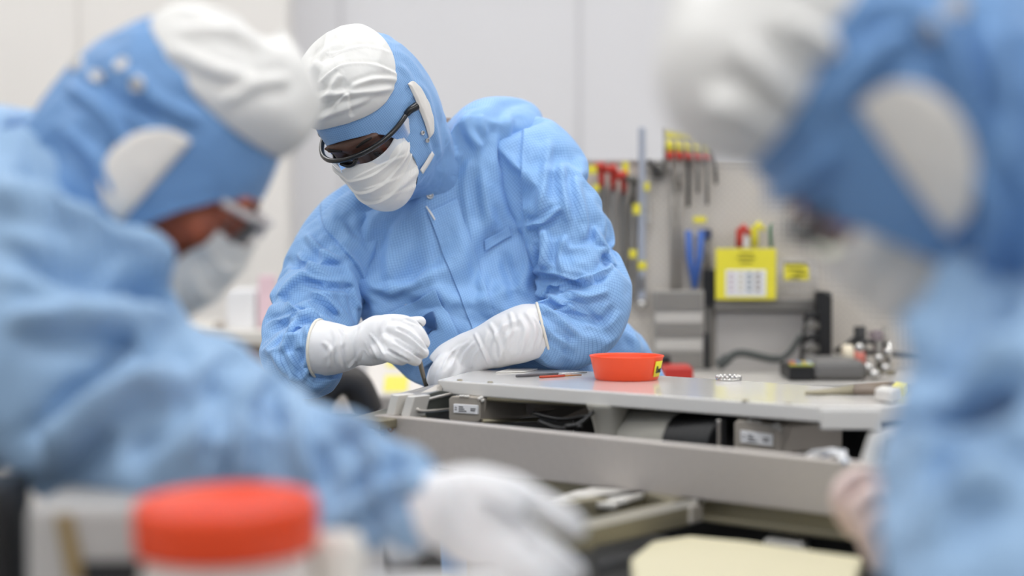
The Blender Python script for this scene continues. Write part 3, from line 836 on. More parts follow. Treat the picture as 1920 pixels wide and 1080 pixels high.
# ---- gloves. The near hand pinches a steel tool
def glove(root, pieces, voxel=.0021, m=M_GLOVE, wr=(18, .0012), lines=None, name='glove', smooth=5):
    me = fuse(pieces, voxel, smooth, .5)
    V = getv(me); N = vnormals(me)
    if wr[1]:
        setv(me, V + N * (wr[1] * fbm(V, wr[0], 4.4))[:, None])
    if lines: crease(me, lines)
    return link(name, me, m, root)
FOLD_K = 1.3
gA = glove(rootA, [
    tube(WM([(596, 653, 2.82, .0405, .043), (620, 654, 2.815, .0385, .040), (648, 652, 2.81, .0335, .034), (668, 648, 2.805, .0285, .026), (690, 644, 2.80, .0325, .025),
             (712, 636, 2.795, .0345, .024), (730, 630, 2.79, .031, .021), (742, 627, 2.785, .024, .016)]), 40, 60).mesh(caps=True),
    digit([(722, 606, 2.80, .013), (745, 604, 2.788, .0115), (768, 609, 2.772, .0105), (786, 626, 2.765, .0100), (796, 643, 2.768, .0088)]),
    digit([(722, 622, 2.79, .013), (745, 621, 2.772, .0118), (764, 632, 2.752, .0108), (782, 649, 2.745, .0104), (794, 661, 2.75, .0088)]),
    digit([(716, 640, 2.785, .014), (734, 643, 2.768, .0118), (752, 656, 2.748, .0108), (770, 669, 2.742, .0102), (780, 676, 2.75, .0085)]),
    digit([(705, 655, 2.785, .014), (722, 661, 2.768, .0115), (738, 668, 2.755, .0102), (754, 673, 2.752, .0088)]),
    digit([(690, 632, 2.82, .016), (725, 618, 2.835, .0135), (760, 608, 2.825, .0105), (788, 603, 2.81, .0085)]),
    ], lines=[([(672, 612), (662, 640), (668, 690)], 4, -2.2), ([(655, 612), (648, 650), (655, 695)], 4, 1.6), ([(690, 640), (705, 665), (712, 675)], 2.5, 1.3),
              ([(684, 640), (697, 668), (703, 682)], 2.5, 1.2), ([(699, 632), (714, 655), (722, 668)], 2.5, 1.3), ([(622, 610), (630, 640), (612, 672)], 5, 1.8), ([(640, 640), (632, 660), (640, 695)], 5, 1.6),
              ([(728, 592), (716, 612), (722, 640)], 5, 1.4),
         ([(632, 612), (646, 628), (642, 652)], 3, 2), ([(650, 690), (668, 676), (676, 655)], 3, 1.6), ([(606, 640), (620, 660), (618, 690)], 4, 2), ([(692, 625), (710, 645), (718, 662)], 2, 1.4), ([(684, 655), (696, 674), (700, 684)], 2, 1.3),
         ([(743, 615), (770, 628), (801, 656)], 2.4, 4.2, 'valley'), ([(738, 638), (765, 654), (792, 673)], 2.4, 4.2, 'valley'), ([(726, 656), (748, 668), (766, 678)], 2.4, 4, 'valley'), ([(758, 598), (780, 606), (790, 612)], 2.2, 2.5, 'valley')])
def rim(root_o, c, n, r1, r2, tub, m=M_CUFF, name='cuff_rim'):
    x = unit(np.cross(n, FW)); y = np.cross(n, x)
    bm = bm_new(); k = 48
    pts = [c + x * r1 * math.cos(2 * PI * i / k) + y * r2 * math.sin(2 * PI * i / k) for i in range(k + 1)]
    add_tube(bm, pts, tub, 8, False)
    return done(name, bm, m, root_o, True)
cA = P(597, 653, 2.82); rim(gA, cA, unit(P(620, 654, 2.815) - cA), .0405, .043, .0022)
gB = glove(rootA, [
    tube(WM([(1016, 616, 2.915, .037, .036), (990, 622, 2.915, .0415, .041), (955, 634, 2.92, .0405, .040), (925, 646, 2.925, .036, .034), (900, 655, 2.93, .032, .028), (876, 668, 2.935, .035, .024),
             (850, 684, 2.935, .036, .021), (834, 700, 2.935, .033, .018)]), 40, 60).mesh(caps=True),
    digit([(846, 670, 2.93, .014), (826, 683, 2.915, .012), (816, 705, 2.91, .0105), (816, 728, 2.915, .0095), (820, 744, 2.925, .0085)]),
    digit([(852, 682, 2.925, .014), (834, 698, 2.905, .0122), (828, 720, 2.90, .0108), (832, 742, 2.905, .0095), (838, 756, 2.92, .0085)]),
    digit([(862, 692, 2.925, .014), (848, 712, 2.91, .0118), (846, 734, 2.905, .0105), (850, 754, 2.915, .009)]),
    digit([(872, 700, 2.93, .013), (864, 722, 2.92, .0108), (866, 742, 2.92, .009)]),
    digit([(880, 662, 2.955, .016), (846, 676, 2.965, .0125), (820, 692, 2.96, .0112), (810, 712, 2.95, .009)]),
    ], lines=[([(931, 688), (915, 662), (925, 612)], 5, -2), ([(905, 650), (890, 668), (885, 690)], 3, 1.3), ([(893, 640), (872, 662), (862, 690)], 3, 1.3), ([(880, 640), (858, 660), (846, 690)], 3, 1.2),
              ([(866, 645), (845, 664), (833, 688)], 3, 1.2), ([(940, 600), (950, 640), (930, 680)], 6, 1.6), ([(970, 590), (985, 620), (975, 665)], 5, 2), ([(985, 585), (1003, 615), (995, 662)], 4, 2.2), ([(998, 590), (1014, 620), (1008, 655)], 3, 3), ([(955, 585), (962, 610), (950, 640)], 4, 2), ([(918, 605), (935, 640), (940, 672)], 4, 2.2), ([(890, 625), (905, 655), (918, 685)], 3, 2), ([(852, 655), (838, 672), (828, 694)], 2.5, 1.6), ([(975, 600), (945, 612), (925, 640)], 5, 1.8)])
cB = P(1018, 615, 2.915); rim(gB, cB, unit(P(990, 622, 2.915) - cB), .0375, .036, .0022)
FOLD_K = 1.0
tool = bm_new()
a = P(772, 628, 2.79); b = P(785, 668, 2.788); c = P(797.5, 722, 2.80)
add_tube(tool, [a, b, b * .4 + c * .6, c], [.0034, .0036, .0034, .0022], 14)
tool_o = done('steel_tool', tool, mat('brushed steel', (150, 145, 135), .3, .9, nscale=80), None, True)
tag(tool_o, 'thin steel hand tool held in the white gloved fingers of the leaning person', 'tool')
# ================================================================== THE MACHINE BEING ASSEMBLED
M_PLATE = mat('grey gloss lacquer', (222, 220, 217), .22, noise_amt=.015, coat=.6, spec=.5)
M_ALU = mat('brushed aluminium', (196, 191, 184), .42, .75, noise_amt=.05, nscale=120)
M_BEAM = mat('bead blasted steel', (190, 183, 177), .55, .35, noise_amt=.07, nscale=160, bump=.05, bscale=900)
M_LITE = mat('pale machined aluminium', (226, 223, 217), .4, .35, noise_amt=.03)
M_OLIVE = mat('olive anodised steel', (150, 143, 122), .45, .6, noise_amt=.06)
M_DARKG = mat('dark green grey cast', (84, 88, 84), .5, .3, noise_amt=.08)
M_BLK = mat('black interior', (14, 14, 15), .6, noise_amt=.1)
M_BLKG = mat('black rubber', (18, 18, 20), .4, noise_amt=.1)
M_MOTOR = mat('motor housing grey', (176, 168, 157), .42, .55, noise_amt=.05)
M_LABEL = mat('white label', (238, 238, 240), .5, noise_amt=.01)
M_INK = mat('label ink', (60, 58, 66), .6, noise_amt=.05)
M_DRUM = mat('grey ribbed hose', (172, 169, 160), .55, noise_amt=.03)
M_CREAM = mat('cream board', (208, 200, 168), .55, noise_amt=.02)
M_BRASS = mat('brass insert', (176, 128, 84), .35, .8, noise_amt=.08)
M_STEEL = mat('polished steel', (200, 198, 194), .22, 1.0, noise_amt=.03)
M_ORANGE = mat('orange plastic', (248, 82, 36), .38, noise_amt=.02, spec=.45, sub=.05)
M_YELLOW = mat('yellow label', (236, 222, 50), .5, noise_amt=.02)
M_BLUEP = mat('blue plastic', (40, 110, 170), .4, noise_amt=.05)
M_WCAB = mat('white cable', (225, 226, 228), .4, noise_amt=.03)
M_BODY = mat('machine body grey', (120, 118, 114), .5, .3, noise_amt=.05)

ZT = 1.17
mc = empty('machine', (.25, 2.5, 0), 'long grey machine assembly with lacquered cover plate and steel front beam', 'machine')
outline = [(820, 712), (1535, 762), (1655, 762), (1742, 752), (1765, 739), (1613, 728), (1253, 705), (1010, 690), (905, 690)]
pl = [PZ(x, y, ZT) for x, y in outline]
uu = unit(pl[1] - pl[0]); vv = np.array([-uu[1], uu[0], 0]); zz = np.array([0, 0, 1.0])
bm = bm_new(); add_prism(bm, pl, (0, 0, -.0195)); plate = done('cover_plate', bm, M_PLATE, mc, False, .0025, 3)
plate['label'] = 'glossy light grey cover plate'
bm = bm_new()
for a, b in ((1, 2),):
    e0, e1 = pl[a], pl[b]; n = unit(np.cross(e1 - e0, zz))
    q0 = e0 + (e1 - e0) * .03 + n * .003; q1 = e0 + (e1 - e0) * .97 + n * .003
    add_prism(bm, [q0 + zz * -.004, q1 + zz * -.004, q1 + zz * -.028, q0 + zz * -.028], -n * .02)
endc = done('end_cap', bm, M_PLATE, mc, False, .002)
for px, py in ((862, 713.5), (919, 717.5), (1398, 752), (1478, 757)):
    c = PZ(px, py, ZT); bm = bm_new()
    add_lathe(bm, [(.0001, .0018), (.0028, .0018), (.0038, .0012), (.004, 0)], Matrix.Translation(Vector(c)), 16)
    done('screw', bm, M_OLIVE, plate, True)

# beam
ZB = 1.13; BH = .0600
b0 = PZ(702, 778, ZB); b1 = PZ(1600, 868, ZB); bd = unit(b1 - b0); bn = np.array([bd[1], -bd[0], 0])
if bn[1] > 0: bn = -bn                       # towards the camera
b1x = b1 + bd * .22
bm = bm_new(); add_prism(bm, [b0, b1x, b1x - zz * BH, b0 - zz * BH], -bn * .012)
add_prism(bm, [b0 - bn * .012 + zz * 0, b1x - bn * .012, b1x - bn * .012 - zz * .004, b0 - bn * .012 - zz * .004], -bn * .010)
beam = done('front_beam', bm, M_BEAM, mc, False, .0012, 2); beam['label'] = 'long matt steel front beam'
for px, py in ((712, 799), (734, 802)):
    # screw holes near the beam's left end
    dd_ = b0 + bd * ((px - 702) / (1600 - 702) * np.linalg.norm(b1 - b0) * 1.16) - zz * ((py - 780) / F * 2.64)
    c = dd_ + bn * .0004; x = bd; y = zz
    bm = bm_new(); add_lathe(bm, [(.0001, -.001), (.0028, -.001), (.0034, .0002), (.0046, .0004), (.0052, -.0004)], frame(Vector(c), Vector(x), Vector(y), Vector(np.cross(x, y))), 16)
    done('screw_hole', bm, M_BRASS, beam, True)
# flat rail ends left of the beam
def slab(name, top_px, z, h, m, parent=mc, bev=.0012, label=None):
    bm = bm_new(); add_prism(bm, [PZ(x, y, z) for x, y in top_px], (0, 0, -h))
    o = done(name, bm, m, parent, False, bev)
    if label: o['label'] = label
    return o
slab('side_rail', [(662, 781), (712, 789), (800, 778), (728, 765)], 1.128, .012, M_OLIVE)
slab('side_rail', [(672, 806), (715, 812), (760, 800), (700, 796)], 1.108, .004, M_ALU)
slab('side_rail', [(672, 815), (706, 819), (760, 808), (700, 804)], 1.100, .010, M_ALU)
# long bed behind the beam, down to the pedestal
bed = [b0 - bn * .03 + bd * .02, b1x - bn * .03, b1x - bn * .33, b0 - bn * .26 + bd * .06]
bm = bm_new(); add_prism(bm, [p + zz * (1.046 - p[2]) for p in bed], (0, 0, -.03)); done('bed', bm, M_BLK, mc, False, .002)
bm = bm_new(); ped = [p + zz * (1.02 - p[2]) for p in [bed[0] + bd * .12, bed[1], bed[2], bed[3] + bd * .12]]
add_prism(bm, ped, (0, 0, -1.02)); done('pedestal', bm, M_BODY, mc, False, .004)
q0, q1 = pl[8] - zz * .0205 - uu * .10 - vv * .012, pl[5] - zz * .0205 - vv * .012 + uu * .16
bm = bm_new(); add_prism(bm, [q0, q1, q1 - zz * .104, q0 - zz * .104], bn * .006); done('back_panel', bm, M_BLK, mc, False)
# posts that carry the cover plate
for px, py, w in ((1010, 752, .02), (1240, 760, .02)):
    c = PZ(px, py, 1.152) - bn * .10
    bm = bm_new(); add_box(bm, (c[0] - w, c[1] - w, 1.046), (c[0] + w, c[1] + w, 1.152)); done('support_post', bm, M_BLKG, mc, False, .002)

# left corner bracket: two pale ribs, a top face and a recessed side
def face_prism(name, px_poly, d, m, depth, parent=mc, dirv=None, bev=.0012, smooth=False):
    """outline seen on a face at distance d (or per-point d), swept backwards"""
    pts = [P(p[0], p[1], p[2] if len(p) > 2 else d) for p in px_poly]
    bm = bm_new(); add_prism(bm, pts, (np.array([0, 1, 0]) if dirv is None else dirv) * depth)
    return done(name, bm, m, parent, smooth, bev)
away = -bn
brk = face_prism('corner_bracket', [(741, 741, 2.692), (818, 721, 2.745), (818, 734, 2.735), (778, 743, 2.69), (769, 783, 2.665), (727, 779, 2.672)], 2.69, M_ALU, .012, dirv=away)
bm = bm_new(); add_prism(bm, [P(742, 739, 2.69), P(780, 743, 2.675), P(824, 733, 2.73), P(826, 719, 2.80), P(800, 724, 2.79)], (0, 0, -.006)); o = done('bracket_top', bm, M_ALU, brk, False, .001)
for q in ([(733, 739), (748, 741), (738, 779), (724, 776)], [(763, 742), (778, 743), (767, 783), (751, 780)]):
    r = face_prism('rib', [(x, y, 2.655) for x, y in q], 2.655, M_LITE, .03, brk, away)
    r['label'] = 'pale machined rib'
sd = face_prism('bracket_side', [(777, 744, 2.668), (818, 733, 2.715), (846, 737, 2.75), (846, 770, 2.75), (800, 783, 2.70), (768, 783, 2.665)], 2.7, M_DARKG, .01, brk, away)
bm = bm_new(); add_tube(bm, smooth_path([P(846, 738, 2.735), P(796, 751, 2.682), P(783, 762, 2.668), P(790, 771, 2.668), P(846, 767, 2.735)], 26), .0022, 8); done('recess_edge', bm, M_ALU, brk, True)

def motor_box(x0, y0, sc, d, deep=.13, tilt=0.0):
    q = [(0, 6), (6, 0), (55, 2.5), (60, 9), (60, 45), (53, 50), (3, 47), (0, 42)]
    pts = [(x0 + a * sc, y0 + b * sc + a * sc * tilt) for a, b in q]
    o = face_prism('motor_housing', pts, d, M_MOTOR, deep, mc, unit(away + np.array([.25, 0, 0])), .0015)
    # end flange with its lip
    side = face_prism('housing_flange', [(x0 + 59 * sc, y0 + 3 * sc + 59 * sc * tilt), (x0 + 71 * sc, y0 + 5 * sc + 60 * sc * tilt), (x0 + 66 * sc, y0 + 46 * sc + 60 * sc * tilt), (x0 + 59 * sc, y0 + 50 * sc + 59 * sc * tilt)], d + .004, M_MOTOR, .016, o, away)
    lb = [(x0 + a * sc, y0 + b * sc + a * sc * tilt) for a, b in ((9, 15), (54, 18), (54, 35), (9, 32))]
    l = face_prism('label_plate', lb, d - .0025, M_LABEL, .003, o, away, .0006); l['label'] = 'white printed label'
    bm = bm_new()
    for a0, a1, bb in ((12, 15, 21), (12, 15, 25), (19, 27, 20), (19, 29, 24), (19, 33, 28), (41, 50, 23.5), (41, 49, 27)):
        pp = [P(x0 + a * sc, y0 + b * sc + a * sc * tilt, d - .0034) for a, b in ((a0, bb), (a1, bb + .5), (a1, bb + 2), (a0, bb + 1.5))]
        add_prism(bm, pp, away * .0006)
    done('label_print', bm, M_INK, l)
    bm = bm_new()
    for a, b in ((58, 6), (62, 4), (64, 9), (22, 1), (27, 1), (32, 1.4), (37, 1.6)):
        c = P(x0 + a * sc, y0 + b * sc + a * sc * tilt, d - .001); bmesh.ops.create_uvsphere(bm, u_segments=10, v_segments=8, radius=.0028 * (sc if a > 50 else .7), matrix=Matrix.Translation(Vector(c)))
    done('bolt_head', bm, M_LITE, o, True)
    return o
motor_box(841, 742, 1.0, 2.70)
motor_box(1376, 786, 1.32, 2.445, .12, .07)
# rail and hollow channel right of the left motor
bm = bm_new(); add_tube(bm, [P(905, 790, 2.70), P(1008, 787, 2.78)], .0032, 10); done('guide_rod', bm, M_OLIVE, mc, True)
bm = bm_new(); add_tube(bm, [P(915, 748, 2.70), P(1110, 759, 2.60)], .003, 10); done('guide_rod', bm, M_OLIVE, mc, True)
face_prism('shroud', [(985, 752, 2.72), (1112, 757, 2.63), (1112, 779, 2.63), (1040, 790, 2.70), (985, 775, 2.72)], 2.7, mat('dark steel sheet', (96, 90, 86), .35, .8, noise_amt=.1), .004, mc, away)
for k, (a, b) in enumerate((((1000, 775, 2.66), (1100, 780, 2.60)), ((1010, 790, 2.62), (1090, 800, 2.56)), ((1060, 800, 2.56), (1112, 772, 2.58)))):
    bm = bm_new(); add_tube(bm, smooth_path([P(*a), (P(*a) + P(*b)) / 2 - zz * .006, P(*b)], 12), .0028, 8); done('cable', bm, M_BLKG, mc, True)

# hose drums lying along the machine
def drum(name, px0, px1, yc, d0, d1, r, m, ribs, amp, flare=0.0):
    a = P(px0, yc, d0); b = P(px1, yc + (px1 - px0) * .06, d1); ax = unit(b - a); L_ = np.linalg.norm(b - a)
    x = unit(np.cross(ax, zz)); y = np.cross(x, ax)
    prof = [(.0001, 0), (r * .82, 0)]
    n = ribs * 6
    for i in range(n + 1):
        t = i / n; rr = r + amp * math.cos(2 * PI * ribs * t) + flare * (1 - t) ** 3
        prof.append((rr * (1 - .05 * math.exp(-t * 30)), t * L_))
    prof += [(r * .8, L_), (.0001, L_)]
    bm = bm_new(); add_lathe(bm, prof, frame(Vector(a), Vector(x), Vector(y), Vector(ax)), 48)
    return done(name, bm, m, mc, True)
drum('ribbed_hose', 1180, 1284, 833, 2.63, 2.555, .0475, M_DRUM, 17, .0011)
drum('bellows', 1284, 1368, 839, 2.555, 2.49, .0445, M_BLKG, 9, .0026)
# flared duct
a = P(1152, 818, 2.54); prof = []
for k in range(14):
    t = k / 13; prof.append((.017 + .012 * t ** 2.2, t * .052))
bm = bm_new(); add_lathe(bm, [(.0001, 0)] + prof + [(.030, .056), (.0001, .056)], frame(Vector(P(1141, 836, 2.60)), Vector((1, 0, 0)), Vector((0, 1, 0)), Vector((0, 0, 1))), 40); done('duct', bm, M_DRUM, mc, True)
for k, px in enumerate((1348, 1358)):
    bm = bm_new(); p = P(px, 805, 2.47); add_box(bm, p - [.003, .0, .032], p + [.003, .02, .012]); done('clamp', bm, M_STEEL if k == 0 else M_BLKG, mc, False, .001)
# white wires by the right end of the beam
for k in range(5):
    s = random.Random(k); p0 = P(1505 + 10 * k, 862 + s.uniform(-2, 2), 2.22); p3 = P(1585 + s.uniform(-10, 10), 868, 2.16)
    pts = smooth_path([p0, P(1525 + 12 * k, 848 + s.uniform(-3, 5), 2.22), P(1560 + 6 * k, 850 + s.uniform(-4, 6), 2.20), p3], 16)
    bm = bm_new(); add_tube(bm, pts, .0019, 8); done('white_wire', bm, M_BLUEP if k == 3 else M_WCAB, mc, True)
rb = face_prism('end_bracket', [(1629, 812, 2.135), (1660, 800, 2.15), (1715, 792, 2.17), (1715, 872, 2.17), (1650, 872, 2.13), (1612, 866, 2.12)], 2.13, M_LITE, .02, mc, away, .002)
rp = face_prism('bracket_pocket', [(1655, 820, 2.130), (1690, 810, 2.14), (1690, 862, 2.14), (1648, 864, 2.125)], 2.12, mat('mid grey zinc', (150, 146, 140), .5, .5), .004, rb, away)  # pocket face in a darker zinc grey than the bracket
# below the beam
zr = ZB - BH
l0 = b0 - zz * BH - bn * .016 + bd * .05; l1 = b1x - zz * BH - bn * .016
bm = bm_new(); add_prism(bm, [l0 + zz * .0023, l1 + zz * .0023, l1 - zz * .024, l0 - zz * .024], -bn * .02); add_prism(bm, [l0 - zz * .020 + bn * .012, l1 - zz * .020 + bn * .012, l1 - zz * .026 + bn * .012, l0 - zz * .026 + bn * .012], -bn * .03)
lr = done('lower_rail', bm, M_OLIVE, mc, False, .0012); lr['label'] = 'olive grey lower rail'
for px, py in ((803, 873), (824, 876), (1000, 893), (1308, 936), (1325, 938), (1588, 972)):
    t = (px - 702) / 898.; c = b0 + (b1 - b0) * t * (1.0 / (1 + .24 * (1 - t))) ** 0 ; 
    # fastener under the beam edge
    q = P(px, py, 2.666 + (2.154 - 2.666) * t) + bn * .002
    bm = bm_new(); bmesh.ops.create_uvsphere(bm, u_segments=12, v_segments=8, radius=.0042, matrix=Matrix.Translation(Vector(q))); done('fastener', bm, M_STEEL, beam, True)
# the tray frame sticking out towards the camera
zf = 1.071
A0, A1, A2, A3 = PZ(1075, 990, zf), PZ(1303, 940, zf), PZ(1222, 915, zf), PZ(965, 948, zf)
bm = bm_new()
def bar_between(a, b, w, h, inn):
    d_ = unit(b - a); n_ = np.array([-d_[1], d_[0], 0]) * inn
    add_prism(bm, [a, b, b + n_ * w, a + n_ * w], (0, 0, -h))
bar_between(A0, A1, .024, .026, 1); bar_between(A1, A2, .024, .026, 1); bar_between(A2, A3, .024, .026, 1); bar_between(A3, A0, .024, .026, 1)
tf = done('tray_frame', bm, M_OLIVE, mc, False, .0015); tf['label'] = 'open rectangular frame under the beam'
bm = bm_new(); n0 = unit(A1 - A0); add_prism(bm, [A0 + zz * .003, A1 + zz * .003, A1 + zz * .003 + vv * .006, A0 + zz * .003 + vv * .006], (0, 0, -.008)); done('frame_lip', bm, M_LITE, tf, False, .0008)
slab('floor_plate', [(985, 965), (1085, 985), (1290, 940), (1210, 922), (1000, 945)], zf - .022, .004, M_BLK, tf)
bm = bm_new(); p = PZ(1272, 962, zf - .006) - vv * .004
add_prism(bm, [P(1252, 958, 2.262), P(1298, 948, 2.266), P(1298, 982, 2.266), P(1252, 990, 2.262)], away * .02); done('end_block', bm, M_ALU, tf, False, .0015)
for q in ([(1030, 935), (1150, 945), (1200, 928), (1085, 918)], [(1060, 926), (1170, 936), (1215, 922), (1110, 913)]):
    slab('white_plate', q, zf - .004 + (.004 if q[0][0] > 1040 else 0), .006, M_LITE, tf, .001)
# lower deck of the machine, holding the cream board
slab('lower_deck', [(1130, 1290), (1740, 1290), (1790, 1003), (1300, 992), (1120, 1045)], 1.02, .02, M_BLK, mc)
slab('deck_skirt', [(1140, 1150), (1725, 1150), (1785, 1006), (1305, 996)], 1.0, 1.0, M_BODY, mc)
crm = slab('cream_board', [(1182, 1046), (1222, 1014), (1292, 1004), (1400, 1014), (1618, 1044), (1600, 1090), (1560, 1240), (1230, 1240), (1188, 1085)], 1.042, .018, M_CREAM, None, .004)
tag(crm, 'cream coloured board lying below the steel beam', 'board')
c_ = slab('white_card_box', [(1432, 1012), (1505, 1020), (1530, 1004), (1450, 998)], 1.034, .0138, M_LITE, None, .001); tag(c_, 'small white flat box standing behind the cream board', 'box')
def block(name, px0, px1, py0, py1, m, lab):
    p = PZ(px0, py1, 1.0205); q = PZ(px1, py1, 1.0205); h = (py1 - py0) / F * p[1]; bm = bm_new()
    add_box(bm, (p[0], p[1], 1.0205), (q[0], p[1] + .03, 1.0205 + h)); o = done(name, bm, m, None, False, .002); tag(o, lab, 'block')
block('grey_block', 1366, 1411, 984, 1012, M_DARKG, 'small grey block under the beam beside a blue one')
block('blue_block', 1413, 1438, 988, 1016, M_BLUEP, 'small blue plastic block under the beam')

# ---- things lying on the cover plate
def on_plate(px, py): return PZ(px, py, ZT)
# orange dish
c = on_plate(1175, 711); R0, R1, H = .0440, .0515, .0335
bm = bm_new(); add_lathe(bm, [(.0001, .0), (R0 - .002, 0), (R0, .002), (R1 - .001, H - .003), (R1 + .0005, H - .001), (R1, H), (R1 - .002, H), (R1 - .003, H - .003), (R0 - .003, .004), (.0001, .0035)], Matrix.Identity(4), 72)
dish = done('orange_dish', bm, M_ORANGE, None, True); dish.location = Vector(c)
tag(dish, 'small round orange dish with a yellow label on the grey cover plate', 'dish')
bm = bm_new(); n = 10; rows = []
a0 = math.radians(-41); a1 = math.radians(-17)
for i in range(n + 1):
    t = a0 + (a1 - a0) * i / n
    rows.append([bm.verts.new((math.cos(t) * (R0 + (R1 - R0) * z / H + .0009), math.sin(t) * (R0 + (R1 - R0) * z / H + .0009), z)) for z in (.0055, .027)])
for i in range(n): bm.faces.new([rows[i][0], rows[i + 1][0], rows[i + 1][1], rows[i][1]])
lab = done('yellow_sticker', bm, M_YELLOW, None, True); mod(lab, 'SOLIDIFY', thickness=.0006)
lab.parent = dish; lab['label'] = 'yellow handwritten sticker'
bm = bm_new()
def dish_pt(t, z, o=.0016): return (math.cos(t) * (R0 + (R1 - R0) * z / H + o), math.sin(t) * (R0 + (R1 - R0) * z / H + o), z)
for st in ([(.12, .020), (.12, .011)], [(.12, .020), (.26, .0195), (.26, .016), (.12, .0155), (.27, .014), (.26, .011), (.12, .011)], [(.36, .016), (.46, .016), (.46, .011), (.36, .011), (.36, .016)], [(.56, .0165), (.66, .016), (.58, .013), (.67, .011), (.56, .011)], [(.76, .017), (.76, .011), (.86, .012)]):
    add_tube(bm, [dish_pt(a0 + (a1 - a0) * (.08 + .95 * q), z) for q, z in st], .0005, 6)
w_ = done('handwriting', bm, M_INK, None, True); w_.parent = lab
# ball bearing
c = on_plate(1366, 713); bm = bm_new()
M0 = Matrix.Translation(Vector(c))
add_lathe(bm, [(.014, .0), (.0175, 0), (.018, .0015), (.0175, .003), (.016, .003), (.014, .002), (.014, 0)], M0, 40); bg = done('bearing_ring', bm, M_STEEL, None, True)
tag(bg, 'small steel ball bearing lying on the grey cover plate', 'bearing')
for k in range(14):
    t = 2 * PI * k / 14; bm = bm_new(); bmesh.ops.create_uvsphere(bm, u_segments=12, v_segments=8, radius=.0030, matrix=M0 @ Matrix.Translation((math.cos(t) * .0155, math.sin(t) * .0155, .0046)))
    done('ball', bm, M_STEEL, bg, True)
# two thin tools left of the dish
def rod(name, pts, r, m, parent=None):
    bm = bm_new(); add_tube(bm, pts, r, 10); return done(name, bm, m, parent, True)
t1 = empty('screwdriver', on_plate(1040, 702), 'thin screwdriver with a dark grip beside the orange dish', 'screwdriver')
rod('shaft', [on_plate(1046, 703.5) + zz * .0023, on_plate(1100, 700.5) + zz * .0016], [.0011, .0011], M_STEEL, t1)
rod('grip', [on_plate(968, 708) + zz * .0023, on_plate(1000, 706) + zz * .0023, on_plate(1046, 703.5) + zz * .0023], [.0019, .0022, .0018], mat('dark grey grip', (90, 88, 92), .4), t1)
t2 = empty('scriber', on_plate(1040, 706), 'thin red and brown rod tool lying nearest the plate edge beside the dish', 'tool')
rod('red_grip', [on_plate(1012, 709.5) + zz * .0019, on_plate(1058, 707) + zz * .0019], .0018, mat('red lacquer', (190, 74, 48), .35), t2)
rod('brass_tip', [on_plate(1058, 707) + zz * .0019, on_plate(1090, 705) + zz * .0015], [.0015, .0009], M_BRASS, t2)
sh = slab('thin_sheet', [(930, 697), (985, 696), (1008, 691), (955, 690.5)], ZT + .002, .0018, M_LITE, None, .0004); tag(sh, 'thin pale sheet at the back edge of the cover plate', 'sheet')
# flat tool and clip at the right end
t3 = empty('flat_pliers', on_plate(1590, 742), 'flat brown grey tool lying at the right end of the plate', 'pliers')
for s_ in (-1, 1):
    rod('jaw', [on_plate(1510, 741 + s_) + zz * .003, on_plate(1560, 738 + 1.5 * s_) + zz * .0023, on_plate(1600, 738 + 2.6 * s_) + zz * .005], [.0015, .004, .005], M_OLIVE, t3)
    rod('handle', [on_plate(1600, 738 + 2.6 * s_) + zz * .005, on_plate(1640, 737 + 4 * s_) + zz * .006, on_plate(1672, 735 + 5 * s_) + zz * .006], [.005, .0055, .005], mat('brown grip', (130, 116, 104), .5), t3)
cl = slab('white_clip', [(1640, 728), (1672, 733), (1688, 726), (1652, 722)], ZT + .016, .015, M_LITE, None, .003); tag(cl, 'white clip block at the far right corner of the plate', 'clip')
ty = slab('yellow_tag', [(1672, 722), (1694, 725), (1700, 718), (1680, 715)], ZT + .012, .012, M_YELLOW, None, .001); tag(ty, 'small yellow tag beside the white clip block', 'tag')
# ================================================================== ROOM AND BACKGROUND BENCHES
M_WALL = mat('white wall panel', (226, 225, 227), .55, noise_amt=.008, nscale=3)
M_WALLW = mat('warm white wall', (238, 234, 229), .55, noise_amt=.008, nscale=3)
M_FLOOR = mat('grey vinyl floor', (128, 130, 132), .35, noise_amt=.03, nscale=12)
M_CEIL = mat('white ceiling tile', (235, 235, 235), .7, noise_amt=.01)
M_SEAM = mat('panel seam', (206, 205, 207), .6, noise_amt=.01)
def struct(name, lo, hi, m, bev=0):
    bm = bm_new(); add_box(bm, lo, hi); o = done(name, bm, m, None, False, bev); o['kind'] = 'structure'; return o
WY = 5.4
struct('floor', (-3.2, -1.2, -.1), (3.4, WY, 0), M_FLOOR)
xc = PY(552, 500, WY)[0]
struct('wall_back', (xc, WY, 0), (3.4, WY + .1, 3.0), M_WALL)
struct('wall_left', (-3.2, WY - .16, 0), (xc, WY + .1, 3.0), M_WALLW)
struct('wall_side', (-3.3, -1.2, 0), (-3.2, WY + .1, 3.0), M_WALLW)
struct('wall_right', (3.4, -1.2, 0), (3.5, WY + .1, 3.0), M_WALL)
struct('ceiling', (-3.3, -1.2, 3.0), (3.5, WY + .1, 3.1), M_CEIL)
for i, px in enumerate((640, 1086, 1500)):
    p = PY(px, 300, WY); struct('trim_%d' % (i + 1), (p[0] - .006, WY - .004, 0), (p[0] + .006, WY, 3.0), M_SEAM)
p = PY(150, 300, WY - .16); struct('trim_4', (p[0] - .006, WY - .164, 0), (p[0] + .006, WY - .16, 3.0), mat('warm seam', (226, 222, 217), .6))
M_LAMP = mat('lamp diffuser', (255, 255, 255), .5, noise_amt=.0, emit=LAMP_E if 'LAMP_E' in globals() else 8.0)
M_LFR = mat('lamp frame', (225, 225, 225), .5)
lamps = [(x, y) for y in (-.2, 1.3, 2.8, 4.3) for x in (-1.6, .2, 2.0)]
names_l = ['first', 'second', 'third', 'fourth']
